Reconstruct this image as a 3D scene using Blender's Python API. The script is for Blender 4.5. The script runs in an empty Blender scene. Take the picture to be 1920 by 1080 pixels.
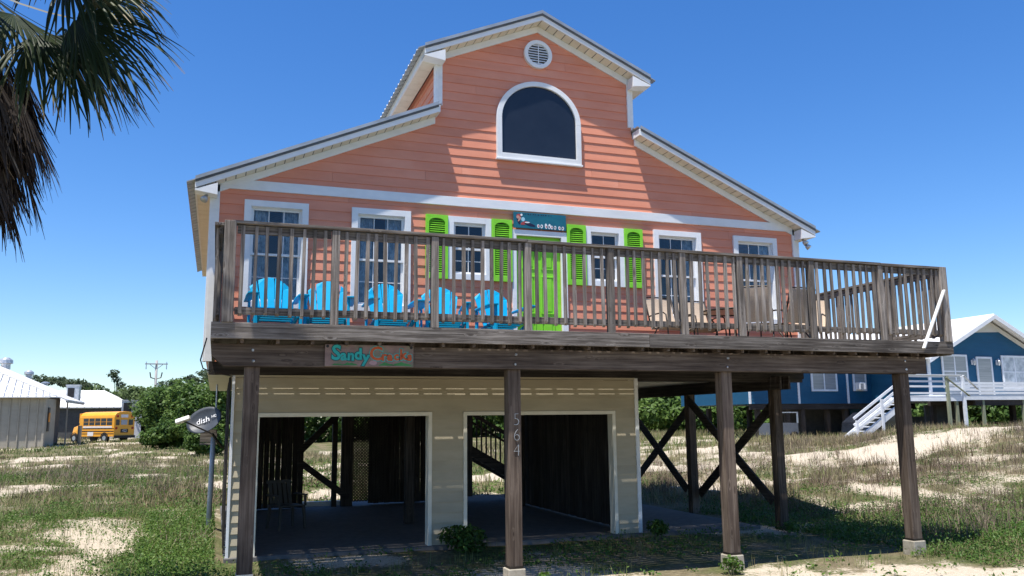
import bpy, bmesh, math, random
import numpy as np
from mathutils import Vector, Matrix

# ------------------------------------------------------------------ camera, light, exposure
sc = bpy.context.scene
COL = sc.collection
random.seed(11)
rng = np.random.default_rng(11)

CAM = Vector((-0.023, -13.8, 2.004))
YAW, PITCH, ROLL = math.radians(19.533), math.radians(9.099), math.radians(-0.631)
fwd = Vector((math.sin(YAW) * math.cos(PITCH), math.cos(YAW) * math.cos(PITCH), math.sin(PITCH)))
rt = Vector((math.cos(YAW), -math.sin(YAW), 0.0))
up = rt.cross(fwd)
r2 = math.cos(ROLL) * rt + math.sin(ROLL) * up
u2 = -math.sin(ROLL) * rt + math.cos(ROLL) * up
cam_data = bpy.data.cameras.new('camera')
cam_data.sensor_width = 36.0
cam_data.lens = 1555.74 / 1920.0 * 36.0
cam_data.clip_start = 0.1
cam_data.clip_end = 5000.0
cam = bpy.data.objects.new('camera', cam_data)
cam.matrix_world = Matrix(((r2.x, u2.x, -fwd.x, CAM.x), (r2.y, u2.y, -fwd.y, CAM.y), (r2.z, u2.z, -fwd.z, CAM.z), (0, 0, 0, 1)))
COL.objects.link(cam)
sc.camera = cam

SUN_TO = Vector((-0.26, -0.188, 1.0)).normalized()       # direction towards the sun
elev = math.asin(SUN_TO.z)
azim = math.atan2(SUN_TO.x, SUN_TO.y)
world = bpy.data.worlds.new('World')
sc.world = world
world.use_nodes = True
wn = world.node_tree.nodes
bg = wn['Background']
sky = wn.new('ShaderNodeTexSky')
sky.sky_type = 'NISHITA'
sky.sun_disc = False
sky.sun_elevation = elev
sky.sun_rotation = azim
sky.altitude = 0.0
sky.air_density = 1.0
sky.dust_density = 0.35
sky.ozone_density = 5.0
hs = wn.new('ShaderNodeHueSaturation')
hs.inputs['Saturation'].default_value = 1.27
hs.inputs['Hue'].default_value = 0.508
world.node_tree.links.new(sky.outputs[0], hs.inputs['Color'])
world.node_tree.links.new(hs.outputs[0], bg.inputs[0])
bg.inputs[1].default_value = 0.120

sun_data = bpy.data.lights.new('sun', 'SUN')
sun_data.energy = 5.0
sun_data.angle = math.radians(0.53)
sun_data.color = (1.0, 0.96, 0.90)
sun = bpy.data.objects.new('sun', sun_data)
sun.rotation_euler = SUN_TO.to_track_quat('Z', 'Y').to_euler()
sun.location = (0, -10, 30)
COL.objects.link(sun)

vs = sc.view_settings
vs.view_transform = 'Standard'
vs.look = 'None'
vs.gamma = 1.0
vs.use_curve_mapping = False
vs.exposure = 0.66
sc.render.engine = 'CYCLES'
sc.cycles.max_bounces = 8
sc.cycles.transparent_max_bounces = 12
sc.cycles.use_denoising = True

# ------------------------------------------------------------------ materials
def _nodes(name):
    m = bpy.data.materials.new(name)
    m.use_nodes = True
    nt = m.node_tree
    return m, nt, nt.nodes, nt.links, nt.nodes['Principled BSDF']

def mat(name, c1, c2=None, scale=(4, 4, 4), detail=5.0, rough=0.6, bump=0.0, rnd=0.0, spec=0.3, metal=0.0,
        ramp=(0.35, 0.65), stain=None, stain_scale=1.3, stain_amt=0.5, bump_dist=0.01):
    """Procedural paint, wood, metal: two tones in stretched noise, a per-object tone shift, stains, bump."""
    m, nt, N, L, b = _nodes(name)
    tc = N.new('ShaderNodeTexCoord')
    oi = N.new('ShaderNodeObjectInfo')
    off = N.new('ShaderNodeVectorMath'); off.operation = 'SCALE'
    comb = N.new('ShaderNodeCombineXYZ')
    for i in range(3):
        L.new(oi.outputs['Random'], comb.inputs[i])
    L.new(comb.outputs[0], off.inputs[0]); off.inputs['Scale'].default_value = 37.0
    add = N.new('ShaderNodeVectorMath'); add.operation = 'ADD'
    L.new(tc.outputs['Object'], add.inputs[0]); L.new(off.outputs[0], add.inputs[1])
    mp = N.new('ShaderNodeMapping'); mp.inputs['Scale'].default_value = scale
    L.new(add.outputs[0], mp.inputs[0])
    nz = N.new('ShaderNodeTexNoise'); nz.inputs['Scale'].default_value = 1.0
    nz.inputs['Detail'].default_value = detail; nz.inputs['Roughness'].default_value = 0.65
    L.new(mp.outputs[0], nz.inputs['Vector'])
    rp = N.new('ShaderNodeValToRGB')
    if c2 is None:
        c2 = tuple(min(1, c * 1.12) for c in c1); c1 = tuple(c * 0.9 for c in c1)
    rp.color_ramp.elements[0].color = (*c1, 1); rp.color_ramp.elements[1].color = (*c2, 1)
    rp.color_ramp.elements[0].position = ramp[0]; rp.color_ramp.elements[1].position = ramp[1]
    L.new(nz.outputs[0], rp.inputs[0])
    col = rp.outputs[0]
    if stain is not None:
        n2 = N.new('ShaderNodeTexNoise'); n2.inputs['Scale'].default_value = stain_scale; n2.inputs['Detail'].default_value = 6
        L.new(add.outputs[0], n2.inputs['Vector'])
        r2_ = N.new('ShaderNodeValToRGB')
        r2_.color_ramp.elements[0].position = 0.5; r2_.color_ramp.elements[1].position = 0.72
        r2_.color_ramp.elements[0].color = (0, 0, 0, 1); r2_.color_ramp.elements[1].color = (stain_amt,) * 3 + (1,)
        L.new(n2.outputs[0], r2_.inputs[0])
        mx = N.new('ShaderNodeMixRGB'); mx.inputs[2].default_value = (*stain, 1)
        L.new(r2_.outputs[0], mx.inputs[0]); L.new(col, mx.inputs[1])
        col = mx.outputs[0]
    if rnd > 0:
        mr = N.new('ShaderNodeMapRange')
        mr.inputs['To Min'].default_value = 1 - rnd; mr.inputs['To Max'].default_value = 1 + rnd
        L.new(oi.outputs['Random'], mr.inputs['Value'])
        vm = N.new('ShaderNodeVectorMath'); vm.operation = 'SCALE'
        L.new(col, vm.inputs[0]); L.new(mr.outputs[0], vm.inputs['Scale'])
        col = vm.outputs[0]
    L.new(col, b.inputs['Base Color'])
    b.inputs['Roughness'].default_value = rough
    b.inputs['Specular IOR Level'].default_value = spec
    b.inputs['Metallic'].default_value = metal
    if bump > 0:
        bp = N.new('ShaderNodeBump'); bp.inputs['Strength'].default_value = bump; bp.inputs['Distance'].default_value = bump_dist
        L.new(nz.outputs[0], bp.inputs['Height']); L.new(bp.outputs[0], b.inputs['Normal'])
    return m

def wood(name, c1, c2, axis, rnd=0.2, knots=True, fine=38.0, bump=0.5):
    """Weathered timber: long grain bands along an axis, knots, cracks."""
    m, nt, N, L, b = _nodes(name)
    tc = N.new('ShaderNodeTexCoord'); oi = N.new('ShaderNodeObjectInfo')
    comb = N.new('ShaderNodeCombineXYZ')
    for i in range(3):
        L.new(oi.outputs['Random'], comb.inputs[i])
    off = N.new('ShaderNodeVectorMath'); off.operation = 'SCALE'; off.inputs['Scale'].default_value = 53.0
    L.new(comb.outputs[0], off.inputs[0])
    add = N.new('ShaderNodeVectorMath'); add.operation = 'ADD'
    L.new(tc.outputs['Object'], add.inputs[0]); L.new(off.outputs[0], add.inputs[1])
    s = [fine, fine, fine]; s['xyz'.index(axis)] = fine * 0.035
    mp = N.new('ShaderNodeMapping'); mp.inputs['Scale'].default_value = s
    L.new(add.outputs[0], mp.inputs[0])
    # knots bend the grain
    vk = N.new('ShaderNodeTexVoronoi'); vk.inputs['Scale'].default_value = 1.0
    ks = [9.0, 9.0, 9.0]; ks['xyz'.index(axis)] = 2.6
    mk = N.new('ShaderNodeMapping'); mk.inputs['Scale'].default_value = ks
    L.new(add.outputs[0], mk.inputs[0]); L.new(mk.outputs[0], vk.inputs['Vector'])
    kr = N.new('ShaderNodeValToRGB')
    kr.color_ramp.elements[0].position = 0.03; kr.color_ramp.elements[1].position = 0.26
    kr.color_ramp.elements[0].color = (1, 1, 1, 1); kr.color_ramp.elements[1].color = (0, 0, 0, 1)
    L.new(vk.outputs['Distance'], kr.inputs[0])
    nz = N.new('ShaderNodeTexNoise'); nz.inputs['Scale'].default_value = 1.0; nz.inputs['Detail'].default_value = 7
    nz.inputs['Roughness'].default_value = 0.68
    dv = N.new('ShaderNodeVectorMath'); dv.operation = 'ADD'
    ds = N.new('ShaderNodeVectorMath'); ds.operation = 'SCALE'; ds.inputs['Scale'].default_value = 1.6
    L.new(kr.outputs[0], ds.inputs[0]); L.new(mp.outputs[0], dv.inputs[0]); L.new(ds.outputs[0], dv.inputs[1])
    L.new(dv.outputs[0], nz.inputs['Vector'])
    rp = N.new('ShaderNodeValToRGB')
    e = rp.color_ramp.elements
    e[0].position = 0.30; e[0].color = (c1[0] * 0.45, c1[1] * 0.45, c1[2] * 0.45, 1)
    e[1].position = 0.72; e[1].color = (*c2, 1)
    k = e.new(0.45); k.color = (*c1, 1)
    L.new(nz.outputs[0], rp.inputs[0])
    n2 = N.new('ShaderNodeTexNoise'); n2.inputs['Scale'].default_value = 1.4; n2.inputs['Detail'].default_value = 4
    L.new(add.outputs[0], n2.inputs['Vector'])
    mr0 = N.new('ShaderNodeMapRange'); mr0.inputs['From Min'].default_value = 0.3; mr0.inputs['From Max'].default_value = 0.7
    mr0.inputs['To Min'].default_value = 0.7; mr0.inputs['To Max'].default_value = 1.3
    L.new(n2.outputs[0], mr0.inputs['Value'])
    mr = N.new('ShaderNodeMapRange'); mr.inputs['To Min'].default_value = 1 - rnd; mr.inputs['To Max'].default_value = 1 + rnd
    L.new(oi.outputs['Random'], mr.inputs['Value'])
    mu = N.new('ShaderNodeMath'); mu.operation = 'MULTIPLY'
    L.new(mr0.outputs[0], mu.inputs[0]); L.new(mr.outputs[0], mu.inputs[1])
    vm = N.new('ShaderNodeVectorMath'); vm.operation = 'SCALE'
    L.new(rp.outputs[0], vm.inputs[0]); L.new(mu.outputs[0], vm.inputs['Scale'])
    col = vm.outputs[0]
    if knots:
        mx = N.new('ShaderNodeMixRGB'); mx.inputs[2].default_value = (c1[0] * 0.25, c1[1] * 0.22, c1[2] * 0.2, 1)
        fk = N.new('ShaderNodeMath'); fk.operation = 'MULTIPLY'; fk.inputs[1].default_value = 0.8
        kk = N.new('ShaderNodeValToRGB'); kk.color_ramp.elements[0].position = 0.02; kk.color_ramp.elements[1].position = 0.12
        kk.color_ramp.elements[0].color = (1, 1, 1, 1); kk.color_ramp.elements[1].color = (0, 0, 0, 1)
        L.new(vk.outputs['Distance'], kk.inputs[0]); L.new(kk.outputs[0], fk.inputs[0])
        L.new(fk.outputs[0], mx.inputs[0]); L.new(col, mx.inputs[1])
        col = mx.outputs[0]
    L.new(col, b.inputs['Base Color'])
    b.inputs['Roughness'].default_value = 0.85
    b.inputs['Specular IOR Level'].default_value = 0.2
    bp = N.new('ShaderNodeBump'); bp.inputs['Strength'].default_value = bump; bp.inputs['Distance'].default_value = 0.006
    L.new(nz.outputs[0], bp.inputs['Height']); L.new(bp.outputs[0], b.inputs['Normal'])
    return m

def tinted(name, stops, rough=0.6, transl=0.0, spec=0.2):
    """Foliage: colour from the per-vertex 'tint' value."""
    m, nt, N, L, b = _nodes(name)
    at = N.new('ShaderNodeAttribute'); at.attribute_name = 'tint'
    rp = N.new('ShaderNodeValToRGB')
    e = rp.color_ramp.elements
    e[0].position = stops[0][0]; e[0].color = (*stops[0][1], 1)
    e[1].position = stops[-1][0]; e[1].color = (*stops[-1][1], 1)
    for p, c in stops[1:-1]:
        k = e.new(p); k.color = (*c, 1)
    L.new(at.outputs['Fac'], rp.inputs[0])
    L.new(rp.outputs[0], b.inputs['Base Color'])
    b.inputs['Roughness'].default_value = rough
    b.inputs['Specular IOR Level'].default_value = spec
    if transl > 0:
        tr = N.new('ShaderNodeBsdfTranslucent'); L.new(rp.outputs[0], tr.inputs[0])
        mx = N.new('ShaderNodeMixShader'); mx.inputs[0].default_value = transl
        L.new(b.outputs[0], mx.inputs[1]); L.new(tr.outputs[0], mx.inputs[2])
        L.new(mx.outputs[0], N['Material Output'].inputs['Surface'])
    return m

def glass(name, tint=(0.82, 0.86, 0.9), rough=0.02, base=0.06):
    m, nt, N, L, b = _nodes(name)
    N.remove(b)
    fr = N.new('ShaderNodeFresnel'); fr.inputs[0].default_value = 1.5
    tr = N.new('ShaderNodeBsdfTransparent'); tr.inputs[0].default_value = (*tint, 1)
    gl = N.new('ShaderNodeBsdfGlossy'); gl.inputs['Roughness'].default_value = rough
    tcn = N.new('ShaderNodeTexCoord'); nz = N.new('ShaderNodeTexNoise'); nz.inputs['Scale'].default_value = 2.5
    L.new(tcn.outputs['Object'], nz.inputs['Vector'])
    bp = N.new('ShaderNodeBump'); bp.inputs['Strength'].default_value = 0.03; bp.inputs['Distance'].default_value = 0.05
    L.new(nz.outputs[0], bp.inputs['Height']); L.new(bp.outputs[0], gl.inputs['Normal'])
    mx = N.new('ShaderNodeMixShader')
    L.new(fr.outputs[0], mx.inputs[0]); L.new(tr.outputs[0], mx.inputs[1]); L.new(gl.outputs[0], mx.inputs[2])
    L.new(mx.outputs[0], N['Material Output'].inputs['Surface'])
    return m

MT = {}
MT['peach'] = mat('peach_paint', (0.67, 0.25, 0.15), (0.73, 0.285, 0.175), scale=(1.2, 3, 7), rough=0.55, rnd=0.06, bump=0.2,
                  stain=(0.75, 0.34, 0.225), stain_amt=0.55)
MT['white'] = mat('white_trim_paint', (0.74, 0.75, 0.76), (0.82, 0.82, 0.81), scale=(3, 3, 9), rough=0.5, rnd=0.03,
                  stain=(0.62, 0.60, 0.55), stain_amt=0.35)
MT['cream'] = mat('cream_vinyl', (0.42, 0.362, 0.255), (0.48, 0.42, 0.30), scale=(1.5, 2, 6), rough=0.5, rnd=0.05,
                  stain=(0.34, 0.30, 0.21), stain_amt=0.5)
MT['soffit'] = mat('soffit_vinyl', (0.72, 0.67, 0.54), (0.80, 0.75, 0.62), scale=(4, 4, 4), rough=0.5, rnd=0.04)
MT['roofmetal'] = mat('grey_roof_metal', (0.33, 0.34, 0.34), (0.45, 0.46, 0.46), scale=(2, 2, 5), rough=0.4, metal=0.5, spec=0.5)
MT['drip'] = mat('drip_edge_metal', (0.10, 0.10, 0.10), (0.14, 0.14, 0.14), rough=0.5)
MT['green'] = mat('lime_paint', (0.22, 0.62, 0.03), (0.27, 0.70, 0.05), scale=(3, 3, 6), rough=0.4, rnd=0.04)
MT['dark_pane'] = mat('dark_arch_glass', (0.014, 0.018, 0.028), (0.02, 0.025, 0.036), scale=(1, 1, 1), rough=0.22, spec=0.5)
MT['glass'] = glass('window_glass')
MT['interior'] = mat('interior_plaster', (0.10, 0.10, 0.11), rough=0.9)
MT['curtain'] = mat('lace_curtain', (0.35, 0.40, 0.44), (0.75, 0.80, 0.82), scale=(14, 14, 9), rough=0.9, ramp=(0.42, 0.58))
MT['blind'] = mat('window_blind', (0.42, 0.42, 0.42), (0.5, 0.5, 0.5), scale=(2, 2, 40), rough=0.7)
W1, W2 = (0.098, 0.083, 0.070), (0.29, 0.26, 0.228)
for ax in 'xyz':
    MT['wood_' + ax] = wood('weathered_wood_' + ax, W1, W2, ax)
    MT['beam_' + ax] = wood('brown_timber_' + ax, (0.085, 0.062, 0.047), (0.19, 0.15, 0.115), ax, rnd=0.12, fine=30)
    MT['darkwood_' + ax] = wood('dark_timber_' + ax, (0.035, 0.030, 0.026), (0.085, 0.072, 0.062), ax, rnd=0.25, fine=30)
MT['rail'] = wood('grey_rail_wood', (0.145, 0.124, 0.106), (0.35, 0.312, 0.275), 'z', rnd=0.32, fine=45)
MT['blue'] = mat('turquoise_plastic', (0.004, 0.33, 0.56), (0.006, 0.37, 0.62), scale=(5, 5, 5), rough=0.5, spec=0.15, rnd=0.05)
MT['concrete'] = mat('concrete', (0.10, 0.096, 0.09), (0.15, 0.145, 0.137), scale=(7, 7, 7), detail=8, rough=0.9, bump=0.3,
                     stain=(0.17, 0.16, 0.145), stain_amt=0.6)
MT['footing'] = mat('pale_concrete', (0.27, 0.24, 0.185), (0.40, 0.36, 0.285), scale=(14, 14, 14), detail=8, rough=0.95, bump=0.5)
MT['steel'] = mat('galvanised_steel', (0.42, 0.43, 0.44), (0.58, 0.59, 0.60), scale=(5, 5, 5), rough=0.4, metal=0.7)
MT['black'] = mat('black_plastic', (0.012, 0.012, 0.013), (0.022, 0.022, 0.024), rough=0.5)
MT['tan_sling'] = mat('tan_sling_fabric', (0.50, 0.38, 0.27), (0.60, 0.47, 0.34), scale=(60, 60, 60), rough=0.85)
MT['frame_dark'] = mat('bronze_metal', (0.03, 0.024, 0.02), (0.05, 0.042, 0.035), rough=0.4, metal=0.5)
MT['pvc'] = mat('white_board', (0.72, 0.71, 0.68), (0.82, 0.81, 0.78), scale=(3, 3, 10), rough=0.5)

# ------------------------------------------------------------------ mesh helpers
OFF = {}

class M:
    def __init__(self):
        self.v = []; self.f = []
    def hexa(self, p):
        n = len(self.v); self.v += [tuple(q) for q in p]
        self.f += [tuple(n + i for i in q) for q in ((0, 3, 2, 1), (4, 5, 6, 7), (0, 1, 5, 4), (1, 2, 6, 5), (2, 3, 7, 6), (3, 0, 4, 7))]
        return self
    def box(self, x0, x1, y0, y1, z0, z1):
        return self.hexa([(x0, y0, z0), (x1, y0, z0), (x1, y1, z0), (x0, y1, z0), (x0, y0, z1), (x1, y0, z1), (x1, y1, z1), (x0, y1, z1)])
    def bar(self, p, q, w, h, upv=(0, 0, 1)):
        p = Vector(p); q = Vector(q); d = (q - p).normalized(); u = Vector(upv)
        s = d.cross(u)
        if s.length < 1e-5:
            u = Vector((1, 0, 0)); s = d.cross(u)
        s.normalize(); u = s.cross(d).normalized()
        a = s * (w / 2); b = u * (h / 2)
        return self.hexa([p - a - b, p + a - b, q + a - b, q - a - b, p - a + b, p + a + b, q + a + b, q - a + b])
    def prism(self, poly, ext):
        n = len(self.v); k = len(poly); e = Vector(ext)
        self.v += [tuple(Vector(p)) for p in poly] + [tuple(Vector(p) + e) for p in poly]
        self.f.append(tuple(n + i for i in range(k))); self.f.append(tuple(n + k + i for i in reversed(range(k))))
        for i in range(k):
            j = (i + 1) % k
            self.f.append((n + i, n + k + i, n + k + j, n + j))
        return self
    def tube(self, pts, radii, seg=8, cap=True):
        pts = [Vector(p) for p in pts]
        if not hasattr(radii, '__len__'):
            radii = [radii] * len(pts)
        base = len(self.v); a = None
        for i, p in enumerate(pts):
            d = (pts[min(i + 1, len(pts) - 1)] - pts[max(i - 1, 0)])
            d = d.normalized() if d.length > 1e-9 else Vector((0, 0, 1))
            a = Vector((0.31, 0.95, 0.1)) if a is None else a
            a = a - d * a.dot(d)
            if a.length < 1e-4:
                a = d.cross(Vector((1, 0, 0.2)))
            a.normalize(); b = d.cross(a)
            for k in range(seg):
                t = 2 * math.pi * k / seg
                self.v.append(tuple(p + (a * math.cos(t) + b * math.sin(t)) * radii[i]))
        for i in range(len(pts) - 1):
            for k in range(seg):
                j = (k + 1) % seg
                self.f.append((base + i * seg + k, base + i * seg + j, base + (i + 1) * seg + j, base + (i + 1) * seg + k))
        if cap:
            self.f.append(tuple(base + k for k in reversed(range(seg))))
            e = base + (len(pts) - 1) * seg
            self.f.append(tuple(e + k for k in range(seg)))
        return self
    def quad(self, a, b, c, d):
        n = len(self.v); self.v += [tuple(a), tuple(b), tuple(c), tuple(d)]; self.f.append((n, n + 1, n + 2, n + 3)); return self
    def mesh(self, name, m, smooth=False):
        me = bpy.data.meshes.new(name)
        me.from_pydata(self.v, [], self.f)
        me.materials.append(m)
        bm = bmesh.new(); bm.from_mesh(me); bmesh.ops.recalc_face_normals(bm, faces=bm.faces); bm.to_mesh(me); bm.free()
        if smooth:
            for p in me.polygons:
                p.use_smooth = True
        return me
    def build(self, name, m, parent=None, world=True, smooth=False, bevel=0.0, label=None, kind=None):
        o = bpy.data.objects.new(name, self.mesh(name, m, smooth))
        COL.objects.link(o)
        attach(o, parent, world)
        if bevel > 0:
            bv = o.modifiers.new('bevel', 'BEVEL'); bv.width = bevel; bv.segments = 2; bv.limit_method = 'ANGLE'
        if label: o['label'] = label
        if kind: o['kind'] = kind
        return o

def attach(o, parent, world=True):
    if parent is not None:
        o.parent = parent
        o.location = -OFF[parent.name] if world else Vector((0, 0, 0))
        OFF[o.name] = Vector((0, 0, 0)) if world else OFF[parent.name]
    else:
        OFF[o.name] = Vector((0, 0, 0))
    return o

def thing(name, label, cat, loc=(0, 0, 0), rz=0.0, group=None):
    o = bpy.data.objects.new(name, None)
    o.empty_display_size = 0.2
    COL.objects.link(o)
    o.location = loc; o.rotation_euler = (0, 0, rz)
    OFF[o.name] = Vector(loc)
    o['label'] = label; o['category'] = cat
    if group: o['group'] = group
    return o

def tag(o, label=None, cat=None, group=None, kind=None):
    if label: o['label'] = label
    if cat: o['category'] = cat
    if group: o['group'] = group
    if kind: o['kind'] = kind
    return o

def copy_tree(o, parent=None):
    c = o.copy(); COL.objects.link(c); c.parent = parent
    OFF[c.name] = OFF[o.name].copy()
    for ch in list(o.children):
        copy_tree(ch, c)
    return c

def text_mesh(s, size, m, name, extrude=0.004, offset=0.0, align='CENTER'):
    """Lettering from the built-in font as a flat mesh lying in its local XY plane."""
    cu = bpy.data.curves.new('lettering', 'FONT')
    cu.body = s; cu.size = size; cu.extrude = extrude; cu.offset = offset; cu.align_x = align; cu.align_y = 'CENTER'
    cu.resolution_u = 3
    t = bpy.data.objects.new('lettering', cu); COL.objects.link(t)
    dg = bpy.context.evaluated_depsgraph_get(); dg.update()
    me = bpy.data.meshes.new_from_object(t.evaluated_get(dg))
    bpy.data.objects.remove(t)
    me.materials.clear(); me.materials.append(m); me.name = name
    return me

def letter_obj(me, name, mw, parent):
    """Place lettering with world matrix mw under an unrotated parent."""
    o = bpy.data.objects.new(name, me); COL.objects.link(o)
    attach(o, parent, True)
    o.matrix_local = Matrix.Translation(o.location) @ mw
    return o

FACE_FRONT = Matrix(((1, 0, 0, 0), (0, 0, -1, 0), (0, 1, 0, 0), (0, 0, 0, 1)))   # XY plane -> XZ plane facing -Y

# ------------------------------------------------------------------ terrain
def _hash(ix, iy, seed):
    h = (ix.astype(np.int64) * 374761393 + iy.astype(np.int64) * 668265263 + seed * 1442695041) & 0xffffffff
    h = ((h ^ (h >> 13)) * 1274126177) & 0xffffffff
    return ((h ^ (h >> 16)) & 0xffff) / 65535.0

def vnoise(x, y, seed=0):
    ix = np.floor(x); iy = np.floor(y); fx = x - ix; fy = y - iy
    fx = fx * fx * (3 - 2 * fx); fy = fy * fy * (3 - 2 * fy)
    a = _hash(ix, iy, seed); b = _hash(ix + 1, iy, seed); c = _hash(ix, iy + 1, seed); d = _hash(ix + 1, iy + 1, seed)
    return (a * (1 - fx) + b * fx) * (1 - fy) + (c * (1 - fx) + d * fx) * fy

def fbm(x, y, seed=0, o=4):
    t = 0; amp = 0.5; s = 0
    for i in range(o):
        t = t + amp * vnoise(x, y, seed + i * 17); s += amp; amp *= 0.5; x = x * 2.03 + 5.1; y = y * 2.03 + 3.7
    return t / s

def sm(a, b, x):
    t = np.clip((x - a) / (b - a), 0, 1); return t * t * (3 - 2 * t)

def height(x, y):
    x = np.asarray(x, float); y = np.asarray(y, float)
    far = 0.0062 * np.clip(y, 0, 90)
    dune = sm(11.5, 27, x) * sm(-9, 4, y) * (0.72 + 0.78 * np.exp(-((y - 10) / 5.5) ** 2) * sm(18, 28, x)) * (1 - 0.35 * sm(30, 60, y))
    bumps = (fbm(x * 0.22, y * 0.22, 3) - 0.5) * 0.5 + (fbm(x * 0.9, y * 0.9, 9) - 0.5) * 0.16
    pad = (1 - sm(10.6, 13.5, x)) * sm(-3.2, -0.6, x) * (1 - sm(9.5, 13, y))          # flat round the house
    front = (1 - sm(-6.5, -4.5, y))
    keep = np.clip(1 - np.maximum(pad, front * 0.75), 0, 1)
    z = -0.10 * np.maximum(pad, front) + far * (1 - pad) + dune + bumps * keep + (fbm(x * 2.2, y * 2.2, 21) - 0.5) * 0.05
    inslab = sm(0.0, 0.3, x) * (1 - sm(9.6, 9.9, x)) * sm(-0.3, 0.0, y) * (1 - sm(8.4, 8.8, y))
    lip = sm(-0.9, -0.15, y) * (1 - sm(8.0, 9.2, y)) * sm(-0.3, 0.2, x) * (1 - sm(9.7, 10.2, x))
    return z + 0.085 * lip - 0.14 * inslab

# sandy clearings: x, y, half-length, half-width, heading, strength
SANDS = [(-1.75, 1.8, 3.6, 0.62, 1.45, 0.78), (-2.2, -1.6, 1.3, 0.5, 1.0, 0.8), (-0.7, 0.6, 1.6, 0.35, 1.5, 0.5), (-1.0, 7.5, 1.6, 0.4, 1.9, 0.5),
         (-6.0, 42, 10, 1.2, 1.25, 1.0), (-12, 38, 5, 1.4, 0.3, 0.8), (-14, 32, 4, 0.7, 0.2, 0.4), (-1.6, 16, 2.4, 0.6, 1.2, 0.5),
         (25.0, 9.6, 5.5, 1.3, 0.12, 1.0), (31.0, 11.0, 6.0, 1.7, 0.25, 1.0), (19, 6.2, 3.0, 0.6, 0.5, 0.6), (15.0, 13.5, 6.0, 1.3, -0.35, 0.95),
         (20.5, 18.5, 6.0, 1.1, -0.3, 0.9), (26, 24, 9, 1.2, -0.35, 0.85), (33, 31, 12, 1.5, -0.3, 0.85), (13.0, 19, 4, 1.2, -0.3, 0.8),
         (5.0, 14.5, 5, 0.7, -0.2, 0.8), (4.5, 22, 6, 1.2, 0.1, 0.8), (16.3, 1.4, 2.0, 0.4, 0.6, 0.4), (21, 2.5, 3.0, 0.6, 0.4, 0.5),
         (5.6, -1.9, 5.6, 1.5, 0.0, 0.3), (6.0, -5.6, 9.5, 1.65, -0.01, 0.95), (5, -9, 14, 2.4, 0.0, 1.0)]

def cover(x, y):
    """1 = plants and litter, 0 = bare sand."""
    x = np.asarray(x, float); y = np.asarray(y, float)
    n = fbm(x * 0.45, y * 0.45, 31, 5)
    c = sm(0.34, 0.54, n + 0.07)
    wob = (fbm(x * 0.8, y * 0.8, 41, 4) - 0.5) * 1.7 + (fbm(x * 3.1, y * 3.1, 43, 3) - 0.5) * 1.3
    for (cx, cy, a, b, th, s) in SANDS:
        dx = x - cx; dy = y - cy
        u = (dx * math.cos(th) + dy * math.sin(th)) / a; v = (-dx * math.sin(th) + dy * math.cos(th)) / b
        d = np.sqrt(u * u + v * v) + wob
        c = c * (1 - s * (1 - sm(0.55, 1.15, d)))
    c = c * (1 - 0.55 * sm(12.5, 16, x) * (1 - sm(24, 40, y)) * sm(0.42, 0.62, fbm(x * 1.6, y * 1.6, 47, 4) + 0.05))
    c = c * (1 - 0.45 * sm(1.0, 2.5, -x) * sm(0.5, 0.66, fbm(x * 1.4, y * 1.4, 49, 4) + 0.04))
    return np.clip(c, 0, 1)

def axis_coords(lo, hi, fine_lo, fine_hi, step, grow=1.22):
    c = list(np.arange(fine_lo, fine_hi + step, step)); s = step
    while c[-1] < hi:
        s *= grow; c.append(c[-1] + s)
    s = step; l = []
    p = fine_lo
    while p > lo:
        s *= grow; p -= s; l.append(p)
    return np.array(l[::-1] + c)

gx = axis_coords(-2600, 2600, -14, 34, 0.22)
gy = axis_coords(-400, 3800, -9, 32, 0.22)
XX, YY = np.meshgrid(gx, gy)
ZZ = height(XX, YY)
nx, ny = len(gx), len(gy)
verts = np.stack([XX.ravel(), YY.ravel(), ZZ.ravel()], 1)
ii = (np.arange(ny - 1)[:, None] * nx + np.arange(nx - 1)[None, :]).ravel()
faces = np.stack([ii, ii + 1, ii + nx + 1, ii + nx], 1)

def np_mesh(name, verts, faces, m, tint=None, smooth=False):
    me = bpy.data.meshes.new(name)
    k = faces.shape[1]
    me.vertices.add(len(verts)); me.vertices.foreach_set('co', verts.astype(np.float32).ravel())
    me.loops.add(faces.size); me.loops.foreach_set('vertex_index', faces.astype(np.int32).ravel())
    me.polygons.add(len(faces)); me.polygons.foreach_set('loop_start', np.arange(0, faces.size, k, dtype=np.int32))
    if smooth:
        me.polygons.foreach_set('use_smooth', np.ones(len(faces), bool))
    me.update(calc_edges=True); me.validate()
    if tint is not None:
        a = me.attributes.new('tint', 'FLOAT', 'POINT'); a.data.foreach_set('value', tint.astype(np.float32))
    me.materials.append(m)
    return me

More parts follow.
